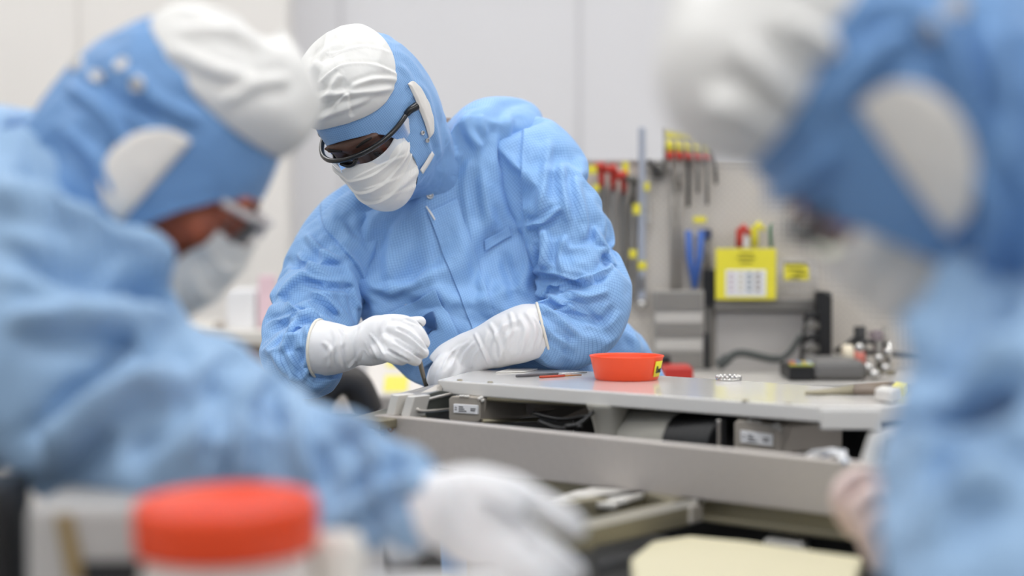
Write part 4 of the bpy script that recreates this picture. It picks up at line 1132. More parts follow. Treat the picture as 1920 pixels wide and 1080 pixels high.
for i, (x, y) in enumerate(lamps):
    r = empty('ceiling_light', (x, y, 3.0), 'white rectangular ceiling light panel set in the cleanroom ceiling', 'ceiling light', 'ceiling light panels')
    bm = bm_new(); add_box(bm, (x - .62, y - .22, 2.985), (x + .62, y + .22, 3.0)); done('lamp_frame', bm, M_LFR, r, False, .003)
    bm = bm_new(); add_box(bm, (x - .58, y - .18, 2.978), (x + .58, y + .18, 2.986)); done('diffuser', bm, M_LAMP, r)

M_PEG = None
def peg_mat():
    m = mat('perforated grey panel', (210, 203, 193), .5, .05, noise_amt=.03)
    N, L = nt(m); b = N['Principled BSDF']
    tc = N.new('ShaderNodeTexCoord'); sp = N.new('ShaderNodeSeparateXYZ'); L.new(tc.outputs['Object'], sp.inputs[0])
    ds = []
    for ax in 'XZ':
        a = N.new('ShaderNodeMath'); a.operation = 'MULTIPLY'; a.inputs[1].default_value = 1 / .0125; L.new(sp.outputs[ax], a.inputs[0])
        q = N.new('ShaderNodeMath'); q.operation = 'PINGPONG'; q.inputs[1].default_value = .5; L.new(a.outputs[0], q.inputs[0])
        w_ = N.new('ShaderNodeMath'); w_.operation = 'POWER'; w_.inputs[1].default_value = 2; L.new(q.outputs[0], w_.inputs[0]); ds.append(w_)
    s_ = N.new('ShaderNodeMath'); s_.operation = 'ADD'; L.new(ds[0].outputs[0], s_.inputs[0]); L.new(ds[1].outputs[0], s_.inputs[1])
    r = N.new('ShaderNodeMapRange'); r.inputs['From Min'].default_value = .07; r.inputs['From Max'].default_value = .10; L.new(s_.outputs[0], r.inputs['Value'])
    mx = N.new('ShaderNodeMix'); mx.data_type = 'RGBA'
    old = b.inputs['Base Color'].links[0].from_socket
    mx.inputs['A'].default_value = (*s2l((186, 179, 170)), 1); L.new(old, mx.inputs['B']); L.new(r.outputs[0], mx.inputs['Factor']); L.new(mx.outputs['Result'], b.inputs['Base Color'])
    return m
M_PEG = peg_mat()
PYB = 3.86
def bx(px0, py0, px1, py1, y, dep, name, m, parent=None, bev=.001, back=True):
    """box whose front face spans the survey rectangle at depth y"""
    a = PY(px0, py0, y); b = PY(px1, py1, y); bm = bm_new()
    lo = min(a[2], b[2])
    if 3.5 < y < 3.9 and parent is not None and parent.name != 'workbench' : lo = max(lo, zb + .0006)
    add_box(bm, (min(a[0], b[0]), y, lo), (max(a[0], b[0]), y + dep, max(a[2], b[2])))
    return done(name, bm, m, parent, False, bev)
def rods(pts, y, r, name, m, parent=None):
    bm = bm_new(); add_tube(bm, [np.maximum(PY(a, b, y), [-9, 0, zb + .006]) for a, b in pts], r, 10); return done(name, bm, m, parent, True)
G_ = lambda rgb, r=.45, mt=0.0: mat('shop colour %d %d %d' % rgb, rgb, r, mt, noise_amt=.04)
M_RED = G_((196, 58, 46)); M_YEL = G_((232, 220, 60)); M_GRY = G_((150, 146, 140), .4, .4); M_DGR = G_((118, 115, 110), .4, .3); M_BLU = G_((72, 112, 190)); M_NAVY = G_((46, 58, 92)); M_K = G_((26, 26, 28)); M_GRN = G_((60, 120, 82)); M_LG = G_((202, 200, 198), .35, .4); M_WHT = G_((236, 236, 236)); M_MESH = G_((186, 182, 176), .45, .3)

# workbench behind the technician
zb = 1.100
wb = empty('workbench', (.62, 3.7, 0), 'grey workbench with a perforated tool panel behind the leaning person', 'workbench')
bm = bm_new(); add_box(bm, (.06, 3.50, zb - .04), (1.35, PYB + .04, zb)); done('bench_top', bm, G_((188, 184, 178), .4), wb, False, .003)
for x in (.10, 1.30):
    for y in (3.54, PYB): 
        bm = bm_new(); add_box(bm, (x - .025, y - .025, 0), (x + .025, y + .025, zb - .04)); done('leg', bm, M_GRY, wb, False, .002)
a = PY(1086, 300, PYB); b = PY(1760, 700, PYB)
bm = bm_new(); add_box(bm, (a[0], PYB, zb), (b[0], PYB + .02, a[2])); pgb = done('perforated_panel', bm, M_PEG, wb, False, .002)
bx(1084, 298, 1250, 304, PYB - .006, .03, 'panel_edge', M_LG, wb)
bx(1340, 563, 1545, 582, PYB - .03, .03, 'shelf_rail', M_GRY, wb)
gp = bx(1342, 584, 1548, 700, PYB - .012, .012, 'lower_panel', G_((180, 176, 172), .5), wb)
# hanging tools
def hung(name, lab, cat, group=None, px=1200, py=400, y=PYB): return empty(name, PY(px, py, y), lab, cat, group)
Y1 = PYB - .022
r_ = hung('steel_rule', 'tall aluminium rule hanging on the tool panel, reaching above its top edge', 'ruler', px=1203)
bx(1197, 238, 1210, 578, Y1, .018, 'blade', G_((190, 194, 204), .3, .5), r_); bx(1199, 520, 1208, 545, Y1 - .003, .003, 'slot', M_DGR, r_)
o = bm_new(); bmesh.ops.create_uvsphere(o, u_segments=18, v_segments=12, radius=.0105, matrix=Matrix.Translation(Vector(PY(1203, 571, Y1 - .008)))); done('round_knob', o, M_STEEL, r_, True)
for k, (x, y0, y1, w, nm) in enumerate(((1128, 345, 570, 12, 'broad'), (1150, 350, 570, 8, 'middle'), (1170, 355, 560, 8, 'narrow'), (1186, 380, 560, 7, 'short'))):
    r_ = hung('bar_clamp', {'broad': 'red handled bar tool, leftmost on the tool panel', 'middle': 'red handled bar tool, second from the left on the panel', 'narrow': 'red handled bar tool left of the tall rule', 'short': 'slim grey bar tool with dark grip beside the tall rule'}[nm], 'tool', 'long bar tools on the panel', x, 450)
    bx(x - w / 2, y0, x + w / 2, y1, Y1, .02, 'bar', (M_DGR, M_GRY, M_DGR, M_GRY)[k], r_)
    hx = (1118, 1140, 1160, 1178)[k]; hy = (308, 312, 324, 330)[k]
    bm = bm_new(); add_tube(bm, [PY(hx - 2, hy + 6, Y1 - .012 * k), PY(hx + 10, hy + 4, Y1 - .01 - .012 * k), PY(hx + 14, hy + 12, Y1 - .012 * k)], [.008, .0095, .007], 10)
    add_tube(bm, [PY(hx + 10, hy + 8, Y1 - .012 * k), PY(x, y0 + 6, Y1)], [.008, .005], 10); done('grip', bm, (M_RED, M_RED, M_RED, M_DGR)[k], r_, True)
for k, (x, y) in enumerate(((1109, 318), (1173, 322), (1118, 352), (1213, 350), (1194, 392), (1187, 476), (1204, 498))):
    w = (10, 6, 6, 5, 7, 7, 8)[k]; h = (8, 18, 6, 8, 10, 8, 8)[k]
    o = bx(x - w, y - h, x + w, y + h, Y1 - .026, .002, 'yellow_tag', M_YEL)
    tag(o, ('yellow tag at the left end of the tool panel', 'tall yellow tag between the red grips', 'small yellow tag under the leftmost red grip', 'yellow tag right of the tall rule', 'yellow tag halfway up the tall rule', 'lower left yellow tag by the tall rule', 'lowest yellow tag on the tall rule')[k], 'tag', 'yellow tags on the panel')
r_ = hung('spring_clamp', 'dark grey clamp hanging right of the tall rule', 'clamp', px=1232, py=320)
bx(1222, 306, 1244, 334, Y1, .018, 'jaw', M_DGR, r_, .004); rods([(1216, 300), (1226, 312), (1238, 330)], Y1 - .006, .004, 'lever', M_K, r_); bx(1212, 334, 1220, 420, Y1, .01, 'spine', M_MESH, r_)
for k, x in enumerate((1256, 1274, 1291, 1309, 1326)):
    r_ = hung('screwdriver', ('leftmost', 'second', 'middle', 'fourth', 'rightmost')[k] + ' of the five red banded screwdrivers on the panel', 'screwdriver', 'red banded screwdrivers', x, 300)
    rods([(x, 263), (x, 272), (x, 284)], Y1, [.0060, .0075, .006], 'handle', M_YEL, r_); rods([(x, 284), (x, 292), (x, 300)], Y1, [.0065, .008, .0055], 'band', M_RED, r_)
    rods([(x, 300), (x, (330, 352, 388, 362, 384)[k])], Y1, .0035, 'shaft', (M_GRY, M_GRY, M_K, M_DGR, M_DGR)[k], r_)
o = bx(1250, 246, 1300, 258, Y1 - .01, .003, 'name_strip', M_YEL); tag(o, 'long yellow strip above the screwdrivers', 'label')
bm = bm_new(); add_box(bm, PY(1246, 304, Y1 + .012), PY(1336, 240, Y1 + .018)); o = done('tool_rack', bm, G_((205, 200, 190), .5), None, False, .001); tag(o, 'pale rack plate carrying the screwdrivers', 'rack')
rods([(1246, 240), (1246, 304), (1246, 330)], Y1 + .012, .0025, 'rack_hook', M_GRY, o)
o = rods([(1308, 228), (1318, 250), (1336, 275), (1342, 310), (1343, 345)], Y1, .003, 'black_cable', M_K); tag(o, 'thin black cable hanging beside the screwdrivers', 'cable')
for k, x in enumerate((1262, 1274)):
    o = rods([(x, 330), (x, 560)], Y1 + .008, .0042, 'long_rod', M_GRY); tag(o, ('left', 'right')[k] + ' long grey rod hanging below the screwdrivers', 'rod', 'long rods on the panel')
r_ = hung('shears', 'blue handled shears hanging left of the yellow card', 'shears', px=1303, py=480)
rods([(1291, 432), (1293, 480), (1302, 540)], Y1, [.0065, .007, .005], 'handle', M_BLU, r_); rods([(1315, 432), (1312, 480), (1303, 540)], Y1, [.0065, .007, .005], 'handle', M_BLU, r_)
o = bx(1318, 430, 1334, 448, Y1, .02, 'navy_holder', M_NAVY); tag(o, 'dark blue holder right of the blue shears', 'holder')
rods([(1328, 448), (1326, 505)], Y1, .004, 'rod', M_DGR, o)
o = bx(1300, 406, 1324, 418, Y1 - .004, .003, 'yellow_tag', M_YEL); tag(o, 'yellow tag above the blue shears', 'tag')
r_ = hung('black_stand', 'black upright stand left of the yellow card', 'stand', px=1328, py=600)
bx(1319, 505, 1341, 574, Y1 - .01, .025, 'head', M_K, r_, .003); bx(1323, 574, 1334, 698, Y1 - .004, .016, 'post', M_DGR, r_); bx(1318, 625, 1330, 697, Y1 - .012, .014, 'clamp_bar', M_K, r_)
# drawer cabinet on the bench left
dc = hung('drawer_cabinet', 'grey drawer cabinet under the hanging rods', 'cabinet', px=1275, py=620)
bx(1226, 545, 1320, 697, Y1 - .012, .03, 'body', M_MESH, dc)
for k, (y0, y1) in enumerate(((548, 582), (586, 606), (610, 632), (636, 658), (662, 690))): bx(1229, y0, 1317, y1, Y1 - .017, .006, 'drawer', G_((196, 192, 186), .5) if k % 2 else M_GRY, dc)
# yellow card
yc = hung('yellow_card', 'bright yellow instruction card with a white chart', 'card', px=1398, py=515)
bx(1342, 466, 1455, 562, Y1 - .03, .004, 'sheet', G_((238, 226, 62), .45), yc); wc = bx(1361, 506, 1436, 556, Y1 - .0315, .002, 'white_chart', M_WHT, yc)
for k, (x, c) in enumerate(((1371, (206, 190, 196)), (1389, (214, 208, 190)), (1405, (140, 152, 160)), (1421, (150, 140, 134)))):
    bm = bm_new()
    for q in range(4):
        p = PY(x, 514 + q * 10, Y1 - .0325); add_box(bm, p - [.005, 0, .0028], p + [.005, .0012, .0028])
    done('printed_mark', bm, G_(c), wc)
bm = bm_new()
for q, w in ((476, 14), (484, 18), (492, 12)):
    p = PY(1399, q, Y1 - .0312); add_box(bm, p - [w / 1000., 0, .0016], p + [w / 1000., .0014, .0016])
done('text_line', bm, G_((150, 140, 40)), yc)
r_ = hung('red_hook', 'red hooked grip sticking up behind the yellow card', 'tool', px=1390, py=440); rods([(1386, 464), (1387, 432), (1392, 424), (1406, 440)], Y1 - .012, [.007, .0075, .007, .005], 'grip', M_RED, r_); bx(1392, 440, 1404, 464, Y1 - .012, .01, 'white_side', M_WHT, r_)
o = rods([(1415, 464), (1415, 428), (1421, 420), (1434, 432)], Y1 - .014, [.007, .0078, .0068, .004], 'yellow_hook', M_YEL); tag(o, 'yellow hooked grip sticking up behind the yellow card', 'tool')
o = rods([(1446, 464), (1445, 430), (1448, 420)], Y1 - .012, [.004, .004, .003], 'green_rod', M_GRN); tag(o, 'thin green rod right of the yellow hook', 'rod')
bn_ = hung('wire_bin', 'wire bin with a yellow label right of the yellow card', 'bin', px=1495, py=530)
bm = bm_new()
for k in range(9): add_tube(bm, [PY(1460 + 9 * k, 486, Y1 - .03), PY(1460 + 9 * k, 562, Y1 - .03)], .0012, 6)
for k in range(6): add_tube(bm, [PY(1458, 486 + 15 * k, Y1 - .03), PY(1534, 486 + 15 * k, Y1 - .03)], .0012, 6)
for (x) in (1458, 1534):
    for yy in (486, 562): add_tube(bm, [PY(x, yy, Y1 - .03), PY(x, yy, PYB)], .0014, 6)
done('wire_basket', bm, M_LG, bn_, True); lb_ = bx(1470, 497, 1517, 525, Y1 - .034, .002, 'yellow_label', M_YEL, bn_)
bm = bm_new()
for q, (a_, b_) in ((503, (1478, 1508)), (512, (1490, 1512)), (519, (1482, 1500))): add_prism(bm, [PY(a_, q, Y1 - .0352), PY(b_, q + 1, Y1 - .0352), PY(b_, q + 4, Y1 - .0352), PY(a_, q + 3, Y1 - .0352)], (0, .001, 0))
done('label_print', bm, G_((90, 84, 30)), lb_)
bx(1470, 492, 1516, 498, Y1 - .033, .002, 'dark_print', G_((120, 112, 60)), bn_)
ps = hung('power_strip', 'black upright power strip with plugs on the workbench', 'power strip', px=1545, py=620)
bx(1532, 546, 1560, 694, Y1 - .06, .04, 'strip', M_K, ps, .003)
for k in range(5):
    y = 590 + k * 21; bm = bm_new(); add_tube(bm, [PY(1534, y, Y1 - .06), PY(1516, y + 1, Y1 - .064), PY(1508, y + 9, Y1 - .06)], [.008, .007, .004], 10); done('plug', bm, M_DGR if k % 2 else M_K, ps, True)
rods([(1512, 600), (1504, 640), (1502, 690)], Y1 - .06, .004, 'cable', M_K, ps)
o = rods(smooth_path([(1346, 694, 0), (1368, 668, 0), (1392, 661, 0), (1450, 672, 0), (1476, 664, 0), (1500, 632, 0)], 20), Y1 - .09, .0058, 'dark_hose', G_((88, 92, 88))) if False else None
pts_ = [np.maximum(PY(a, b, Y1 - .09), [-9, 0, zb + .0115]) for a, b in ((1346, 694), (1368, 670), (1392, 662), (1450, 673), (1478, 664), (1502, 628))]
bm = bm_new(); add_tube(bm, smooth_path(pts_, 30), [.0105] * 6 + [.0075] * 14 + [.0055] * 10, 10); o = done('dark_hose', bm, G_((70, 74, 72)), None, True); tag(o, 'dark grey hose curving over the back of the bench', 'hose')
dv = hung('tester', 'grey bench device with a black front and coloured keys', 'device', px=1550, py=700, y=3.56)
def bz(px0, py0, px1, y, z0, dep, name, m, parent, bev=.003):
    a = PY(px0, py0, y); b = PY(px1, py0, y); bm = bm_new(); add_box(bm, (a[0], y, z0), (b[0], y + dep, a[2])); return done(name, bm, m, parent, False, bev)
bz(1525, 676, 1624, 3.55, zb + .0006, .14, 'body', G_((112, 110, 108), .45), dv, .012); bz(1480, 688, 1526, 3.55, zb + .0006, .13, 'front', M_K, dv)
bz(1480, 684, 1526, 3.547, zb + .028, .01, 'yellow_stripe', G_((190, 200, 50)), dv, .001)
for k, c in enumerate(((206, 120, 96), (110, 150, 190), (212, 186, 110), (190, 200, 205))):
    p = PY(1488 + 10 * k, 681, 3.58); bm = bm_new(); add_box(bm, p - [.0045, .006, .004], p + [.0045, .03, .002]); done('key', bm, G_(c), dv, False, .001)
tr = hung('tape_roll', 'cream and red tape roll behind the grey bench device', 'tape roll', px=1595, py=670, y=3.72)
Mx = frame(Vector(PY(1580, 668, 3.68)), Vector((0, 0, 1)), Vector((0, 1, 0)), Vector(unit((1, .15, -.05))))
bm = bm_new(); add_lathe(bm, [(.010, 0), (.022, 0), (.0225, .001), (.0225, .017), (.022, .018), (.010, .018), (.010, 0)], Mx, 36); done('cream_roll', bm, G_((226, 214, 190)), tr, True)
Mx = frame(Vector(PY(1601, 674, 3.68)), Vector((0, 0, 1)), Vector((0, 1, 0)), Vector(unit((1, .15, -.05))))
bm = bm_new(); add_lathe(bm, [(.0001, .02), (.014, .02), (.017, .016), (.0175, .002), (.017, 0), (.0001, 0)], Mx, 30); done('red_core', bm, G_((196, 110, 96)), tr, True)
fx = hung('fixture', 'cluster of chromed clamping knobs on a stand at the bench end', 'fixture', px=1640, py=690, y=3.58)
for k, (x, y) in enumerate(((1612, 652), (1628, 690), (1648, 672), (1640, 708), (1660, 690), (1618, 712), (1666, 660))):
    o_ = bm_new(); c = PY(x, y, 3.56 + .01 * (k % 3)); c[2] = max(c[2], zb + .0115); bmesh.ops.create_uvsphere(o_, u_segments=14, v_segments=10, radius=.0085 + .002 * (k % 2), matrix=Matrix.Translation(Vector(c))); done('knob', o_, M_STEEL, fx, True)
rods([(1648, 640), (1648, 724)], 3.585, .006, 'stem', M_DGR, fx); rods([(1600, 650), (1626, 640), (1660, 646)], 3.60, .004, 'arm', M_K, fx); rods([(1668, 640), (1668, 724)], 3.60, .005, 'stem', M_STEEL, fx)
rods([(1600, 690), (1680, 700)], 3.575, .004, 'cross_bar', M_OLIVE, fx)
st = hung('microscope', 'dark microscope stand at the far right of the bench', 'microscope', px=1620, py=640, y=3.74)
rods([(1566, 660), (1598, 640), (1612, 625)], 3.74, [.005, .006, .004], 'arm', M_K, st); rods([(1612, 612), (1614, 694)], 3.75, .012, 'column', M_K, st); rods([(1660, 610), (1662, 694)], 3.75, .006, 'rod', M_GRY, st)
rods([(1614, 660), (1740, 668)], 3.78, .005, 'rail', M_K, st); rods([(1640, 620), (1650, 660)], 3.72, [.014, .010], 'tube', G_((120, 108, 112)), st)
rt = bz(1246, 690, 1300, 3.55, zb + .0006, .1, 'red_tray', G_((196, 52, 42)), None, .003); tag(rt, 'red tray on the workbench behind the orange dish', 'tray')
o = bz(1238, 668, 1258, 3.66, zb + .0006, .04, 'black_box', M_K, None, .003); tag(o, 'small black box behind the red tray', 'box')

# ---- left background: white counter, boxes, papers and a dark chair
yl = 4.3
ct = empty('counter', PY(440, 700, yl), 'long white counter along the back at the left', 'counter')
a = PY(300, 622, yl); b = PY(640, 622, yl)
bm = bm_new(); add_box(bm, (a[0], yl, a[2] - .03), (b[0], yl + .5, a[2])); done('counter_top', bm, G_((226, 222, 214), .4), ct, False, .003)
bm = bm_new(); add_box(bm, (a[0] + .02, yl + .03, 0), (b[0] - .02, yl + .48, a[2] - .03)); done('cabinet', bm, G_((188, 180, 170), .5), ct, False, .003)
zc_ = a[2]
def cb(name, px0, px1, pyt, y, dep, m, lab, cat):
    p = PY(px0, pyt, y); q = PY(px1, pyt, y); bm = bm_new(); add_box(bm, (p[0], y, zc_), (q[0], y + dep, p[2])); o = done(name, bm, m, None, False, .003); tag(o, lab, cat); return o
cb('white_carton', 424, 476, 545, yl + .1, .2, G_((238, 238, 240)), 'white carton on the counter at the left', 'box')
cb('pink_folder', 484, 516, 517, yl + .12, .03, G_((236, 206, 214)), 'pale pink folder standing on the counter', 'folder')
o = cb('small_jar', 400, 416, 603, yl + .05, .06, G_((190, 182, 174)), 'small grey jar on the counter left of the carton', 'jar')
cb('white_box', 524, 560, 566, yl + .16, .1, G_((236, 234, 232)), 'white box right of the pink folder on the counter', 'box')
pn = bx(452, 660, 484, 760, yl - .02, .018, 'brown_door', G_((150, 120, 100)), ct)
bx(490, 660, 540, 760, yl - .02, .018, 'cream_door', G_((214, 198, 176)), ct)
# paper pad with yellow stripes on a low shelf behind the tool hand
sf = empty('side_table', PY(760, 760, 4.05), 'grey side table behind the tool hand', 'table')
zt_ = PY(740, 742, 3.92)[2]
a = PY(690, 742, 3.9); b = PY(830, 742, 3.9)
bm = bm_new(); add_box(bm, (a[0], 3.9, zt_ - .03), (b[0] + .05, 4.3, zt_)); done('table_top', bm, G_((170, 164, 158)), sf, False, .003)
bm = bm_new(); add_box(bm, (a[0] + .03, 3.94, 0), (b[0], 4.26, zt_ - .03)); done('base', bm, G_((110, 106, 102)), sf, False, .003)
pp = empty('paper_pad', PY(740, 700, 4.0), 'white paper pad with two yellow stripes, blurred behind the tool hand', 'paper pad')
p0 = PY(690, 640, 4.05); p1 = PY(812, 730, 4.05)
bm = bm_new(); add_prism(bm, [(p0[0], 3.93, zt_ + .0005), (p1[0], 3.93, zt_ + .0005), (p1[0], 4.16, p0[2]), (p0[0], 4.16, p0[2])], (0, .012, .0)); done('pad', bm, G_((222, 216, 210)), pp, False, .001)
def on_pad(px, t): 
    q = PY(px, 700, 4.0); return np.array([q[0], 3.93 + .23 * t - .002, zt_ + (p0[2] - zt_) * t])
for t0, t1 in ((.06, .34), (.48, .72)):
    bm = bm_new(); add_prism(bm, [on_pad(722, t0), on_pad(766, t0), on_pad(766, t1), on_pad(722, t1)], (0, -.0015, .0)); done('yellow_stripe', bm, G_((232, 222, 96)), pp)
ch = empty('office_chair', PY(620, 800, 3.3), 'dark office chair with a curved back beside the machine', 'chair')
cpts = smooth_path([PY(585, 800, 3.50), PY(600, 745, 3.50), PY(632, 712, 3.50), PY(668, 722, 3.52), PY(690, 770, 3.54)], 24)
bm = bm_new(); add_tube(bm, cpts, .028, 14); done('back_rim', bm, G_((70, 66, 64)), ch, True)
bm = bm_new(); q0 = PY(640, 800, 3.52); add_box(bm, (q0[0] - .12, 3.48, q0[2] - .16), (q0[0] + .12, 3.54, q0[2] + .02)); done('backrest', bm, G_((58, 56, 56)), ch, False, .02)
bm = bm_new(); add_box(bm, (q0[0] - .2, 3.45, .50), (q0[0] + .2, 3.85, .58)); done('seat', bm, G_((58, 56, 56)), ch, False, .03)
bm = bm_new(); add_tube(bm, [(q0[0], 3.62, .06), (q0[0], 3.62, .52)], .028, 14); done('column', bm, M_K, ch, True)
bm = bm_new(); add_tube(bm, [(q0[0], 3.60, .49), (q0[0], 3.44, .49), (q0[0], 3.475, q0[2] - .1)], .016, 10); done('back_bar', bm, M_K, ch, True)
for k in range(5):
    t = 2 * PI * k / 5; bm = bm_new(); add_tube(bm, [(q0[0], 3.62, .09), (q0[0] + .26 * math.cos(t), 3.62 + .26 * math.sin(t), .05)], [.022, .014], 10)
    bmesh.ops.create_uvsphere(bm, u_segments=12, v_segments=8, radius=.026, matrix=Matrix.Translation((q0[0] + .26 * math.cos(t), 3.62 + .26 * math.sin(t), .026))); done('foot', bm, M_K, ch, True)
# ================================================================== THE TWO PEOPLE IN FRONT
M_CLOTHF = grid_cloth('blue grid cloth near', (152, 184, 216), (88, 126, 176), strength=.35)
M_CLOTHH = grid_cloth('blue hood cloth near', (116, 158, 206), (66, 106, 166), strength=.35)
M_CLEARF = mat('clear grey frame plastic', (206, 200, 198), .25, noise_amt=.03, spec=.6)
def limb(rows, nu, nv, lo=.11, shrink=-.14, bend=.4, sub=1, frames=22):
    return subdiv(cloth_of(tube(W(rows), nu, nv), lo, shrink, frames, 3, bend), sub)
def folds_of(me, lines): crease(me, lines); return me

# ---- left: bending to the right, arm stretched along the machine
rootB = empty('person', (-.90, 2.05, 0), 'blurred person at the left in blue cleanroom suit, bending right with an outstretched gloved hand', 'person', 'people in blue cleanroom suits')
HMB = head_matrix(302, 310, 1.99, (-.77, .63, .08), (.63, .77, .0))
FOLD_K = 1.4
hoodB, sdB, headB = head_kit(rootB, HMB, M_SKIN_B, 8.1, dict(hood=M_CLOTHH, cap=M_WHITE, ear=M_EARW, mask=M_MASK), ear_sides=(-1, 1), ear_k=.88, ear_w=1.0, ear_tilt=.002, temples=False, mask_w=38, frame_m=M_CLEARF, open_f=(94, 87, 70, 51, 32, 22.5, 20.5), cap_k=.7,
    hood_neck=tuple(HMB.inverted() @ Vector(P(130, 420, 2.05))), neck_r=(.085, .11), wr_k=2.0, cap_tilt=2, cap_a=(46, 46, 45), puff=.028, hood_full=.001, mask_end=-66, arm_end=.0, glasses_style='wrap',
    cap_lines=[([(320, 90), (400, 130), (480, 150)], 16, 7), ([(420, 190), (480, 160), (540, 150)], 14, 8), ([(330, 60), (430, 60), (490, 90)], 14, 7)],
    hood_lines=[([(130, 160), (200, 220), (240, 290)], 12, 7), ([(120, 240), (180, 300), (220, 380)], 12, 7), ([(230, 130), (300, 190), (380, 230)], 14, 6), ([(180, 120), (215, 180), (300, 225)], 10, 6, 'valley')])
TBr = W([(214, 344, 2.035, 16, 16), (196, 356, 2.04, 108, 110), (120, 405, 2.05, 205, 200), (-20, 470, 2.06, 318, 260), (-220, 560, 2.07, 345, 280), (-420, 680, 2.08, 330, 270), (-600, 860, 2.09, 310, 260), (-650, 1060, 2.10, 290, 250)])
ARr = [(-40, 400, 1.96, 215, 160), (44, 498, 1.91, 206, 160), (128, 612, 1.87, 200, 158), (238, 716, 1.83, 188, 150), (384, 766, 1.78, 163, 132), (510, 812, 1.75, 130, 115), (610, 862, 1.72, 120, 105), (700, 912, 1.69, 104, 92), (768, 948, 1.67, 86, 80), (815, 962, 1.66, 68, 62)]
AFr = [(60, 560, 2.20, 130, 120), (240, 660, 2.18, 110, 100), (400, 760, 2.12, 95, 90), (540, 850, 2.04, 80, 76), (660, 930, 1.96, 62, 58)]
FOLD_K = 2.0
tB = subdiv(cloth_of(tube(TBr, 70, 64), .12, -.10, 20, 3, .6), 1)
aB = limb(ARr, 54, 64, .10, -.13); fB = limb(AFr, 36, 40)
crease(tB, [([(0, 200), (120, 300), (220, 420)], 26, 14), ([(0, 300), (120, 400), (260, 520)], 24, -14), ([(0, 420), (140, 470), (300, 560)], 26, 12), ([(20, 150), (90, 210), (180, 330)], 20, 10)])
crease(aB, [([(0, 350), (150, 420), (300, 500), (430, 600)], 26, 14), ([(0, 470), (180, 520), (330, 560)], 24, -14), ([(20, 600), (200, 600), (380, 640)], 26, 12), ([(90, 860), (200, 760), (330, 690)], 26, 14), ([(240, 860), (330, 780), (440, 690)], 24, -7),
            ([(420, 680), (400, 790), (390, 880)], 16, -5), ([(470, 700), (460, 800), (470, 900)], 18, 12), ([(560, 730), (560, 830), (600, 960)], 18, 10), ([(640, 780), (700, 850), (720, 960)], 16, 10), ([(600, 1000), (700, 930), (790, 900)], 16, 9)])
hipB = P(-640, 1000, 2.1); legB = legs(hipB, .09, .04, 2.12)
suitB = link('coverall', join([tB, aB, fB] + [tube(l, 40, 40).mesh() for l in legB]), M_CLOTHF, rootB); mod(suitB, 'SUBSURF', levels=1, render_levels=1)
boots(rootB, hipB, .09, .04, 2.12, PI / 2)
def body2(root, head_me, HM, tr, arms, lg, skin):
    tr = np.array(tr)[1:]; k = tr.copy(); k[:, 3:] *= .72; k[0, 3:] *= .5; k[1, 3:] *= .65
    n0 = np.array(HM @ Vector((0, .03, -.05)))
    ms = [head_me, tube(k, 28, 40, True).mesh(caps=True), tube(np.array([[*n0, .045, .045], [*((n0 + k[0, :3]) / 2), .043, .043], [*k[0, :3], .043, .043], [*k[1, :3], .05, .05]]), 20, 20, True).mesh(caps=True)]
    for a in arms:
        w_ = W(a); w_[:, :3] += FW * np.linspace(.012, .012, len(w_))[:, None]; ms.append(inner(w_, .26))
    for l in lg:
        ms.append(inner(l, .72)); f = l[-1][:3]
        ms.append(tube(np.array([[*(f + [0, 0, -.02]), .035, .035], [*(f + [0, 0, -.06]), .034, .032]]), 16, 12, True).mesh(caps=True))
    return link('body', fuse(ms, .0066, 2, .35), skin, root)
body2(rootB, headB, HMB, TBr, [ARr, AFr], legB, M_SKIN_B)
gl = glove(rootB, [
    tube(WM([(792, 962, 1.662, .031, .029), (825, 955, 1.657, .034, .027), (870, 962, 1.652, .041, .023), (925, 982, 1.645, .043, .021), (962, 1000, 1.643, .034, .017)]), 40, 40).mesh(caps=True),
    digit([(895, 912, 1.665, .0140), (955, 915, 1.66, .0128), (1012, 945, 1.652, .0118), (1060, 972, 1.65, .0110), (1082, 990, 1.652, .0092)]),
    digit([(930, 970, 1.645, .0140), (982, 1003, 1.636, .0125), (1040, 1046, 1.632, .0115), (1080, 1074, 1.636, .0095)]),
    digit([(925, 1000, 1.636, .0140), (974, 1048, 1.627, .0120), (1026, 1088, 1.624, .0110), (1058, 1112, 1.63, .0092)]),
    digit([(900, 1020, 1.640, .0130), (950, 1062, 1.630, .0108), (995, 1092, 1.63, .0098), (1020, 1108, 1.632, .0085)]),
    digit([(850, 925, 1.685, .0150), (905, 905, 1.705, .0130), (960, 925, 1.712, .0115), (1000, 950, 1.712, .0095)])], .0026, M_GLOVE, (14, .0014),
    [([(893, 936), (960, 972), (1022, 1004)], 7, 6, 'valley'), ([(850, 900), (845, 960), (860, 1030)], 8, 3), ([(815, 905), (822, 960), (812, 1015)], 8, 3)])
gl2 = glove(rootB, [tube(WM([(640, 925, 1.97, .032, .030), (690, 945, 1.945, .036, .026), (735, 968, 1.92, .036, .02)]), 30, 30).mesh(caps=True),
    digit([(735, 955, 1.92, .012), (775, 975, 1.90, .0105), (800, 1000, 1.885, .009)]), digit([(738, 972, 1.915, .012), (775, 998, 1.895, .0105), (792, 1026, 1.88, .009)]),
    digit([(730, 988, 1.91, .012), (758, 1016, 1.89, .010), (768, 1042, 1.885, .009)]), digit([(720, 1000, 1.91, .011), (735, 1028, 1.895, .0095), (742, 1048, 1.89, .0085)]),
    digit([(700, 930, 1.95, .014), (745, 935, 1.95, .0115), (780, 955, 1.94, .0095)])], .0028)

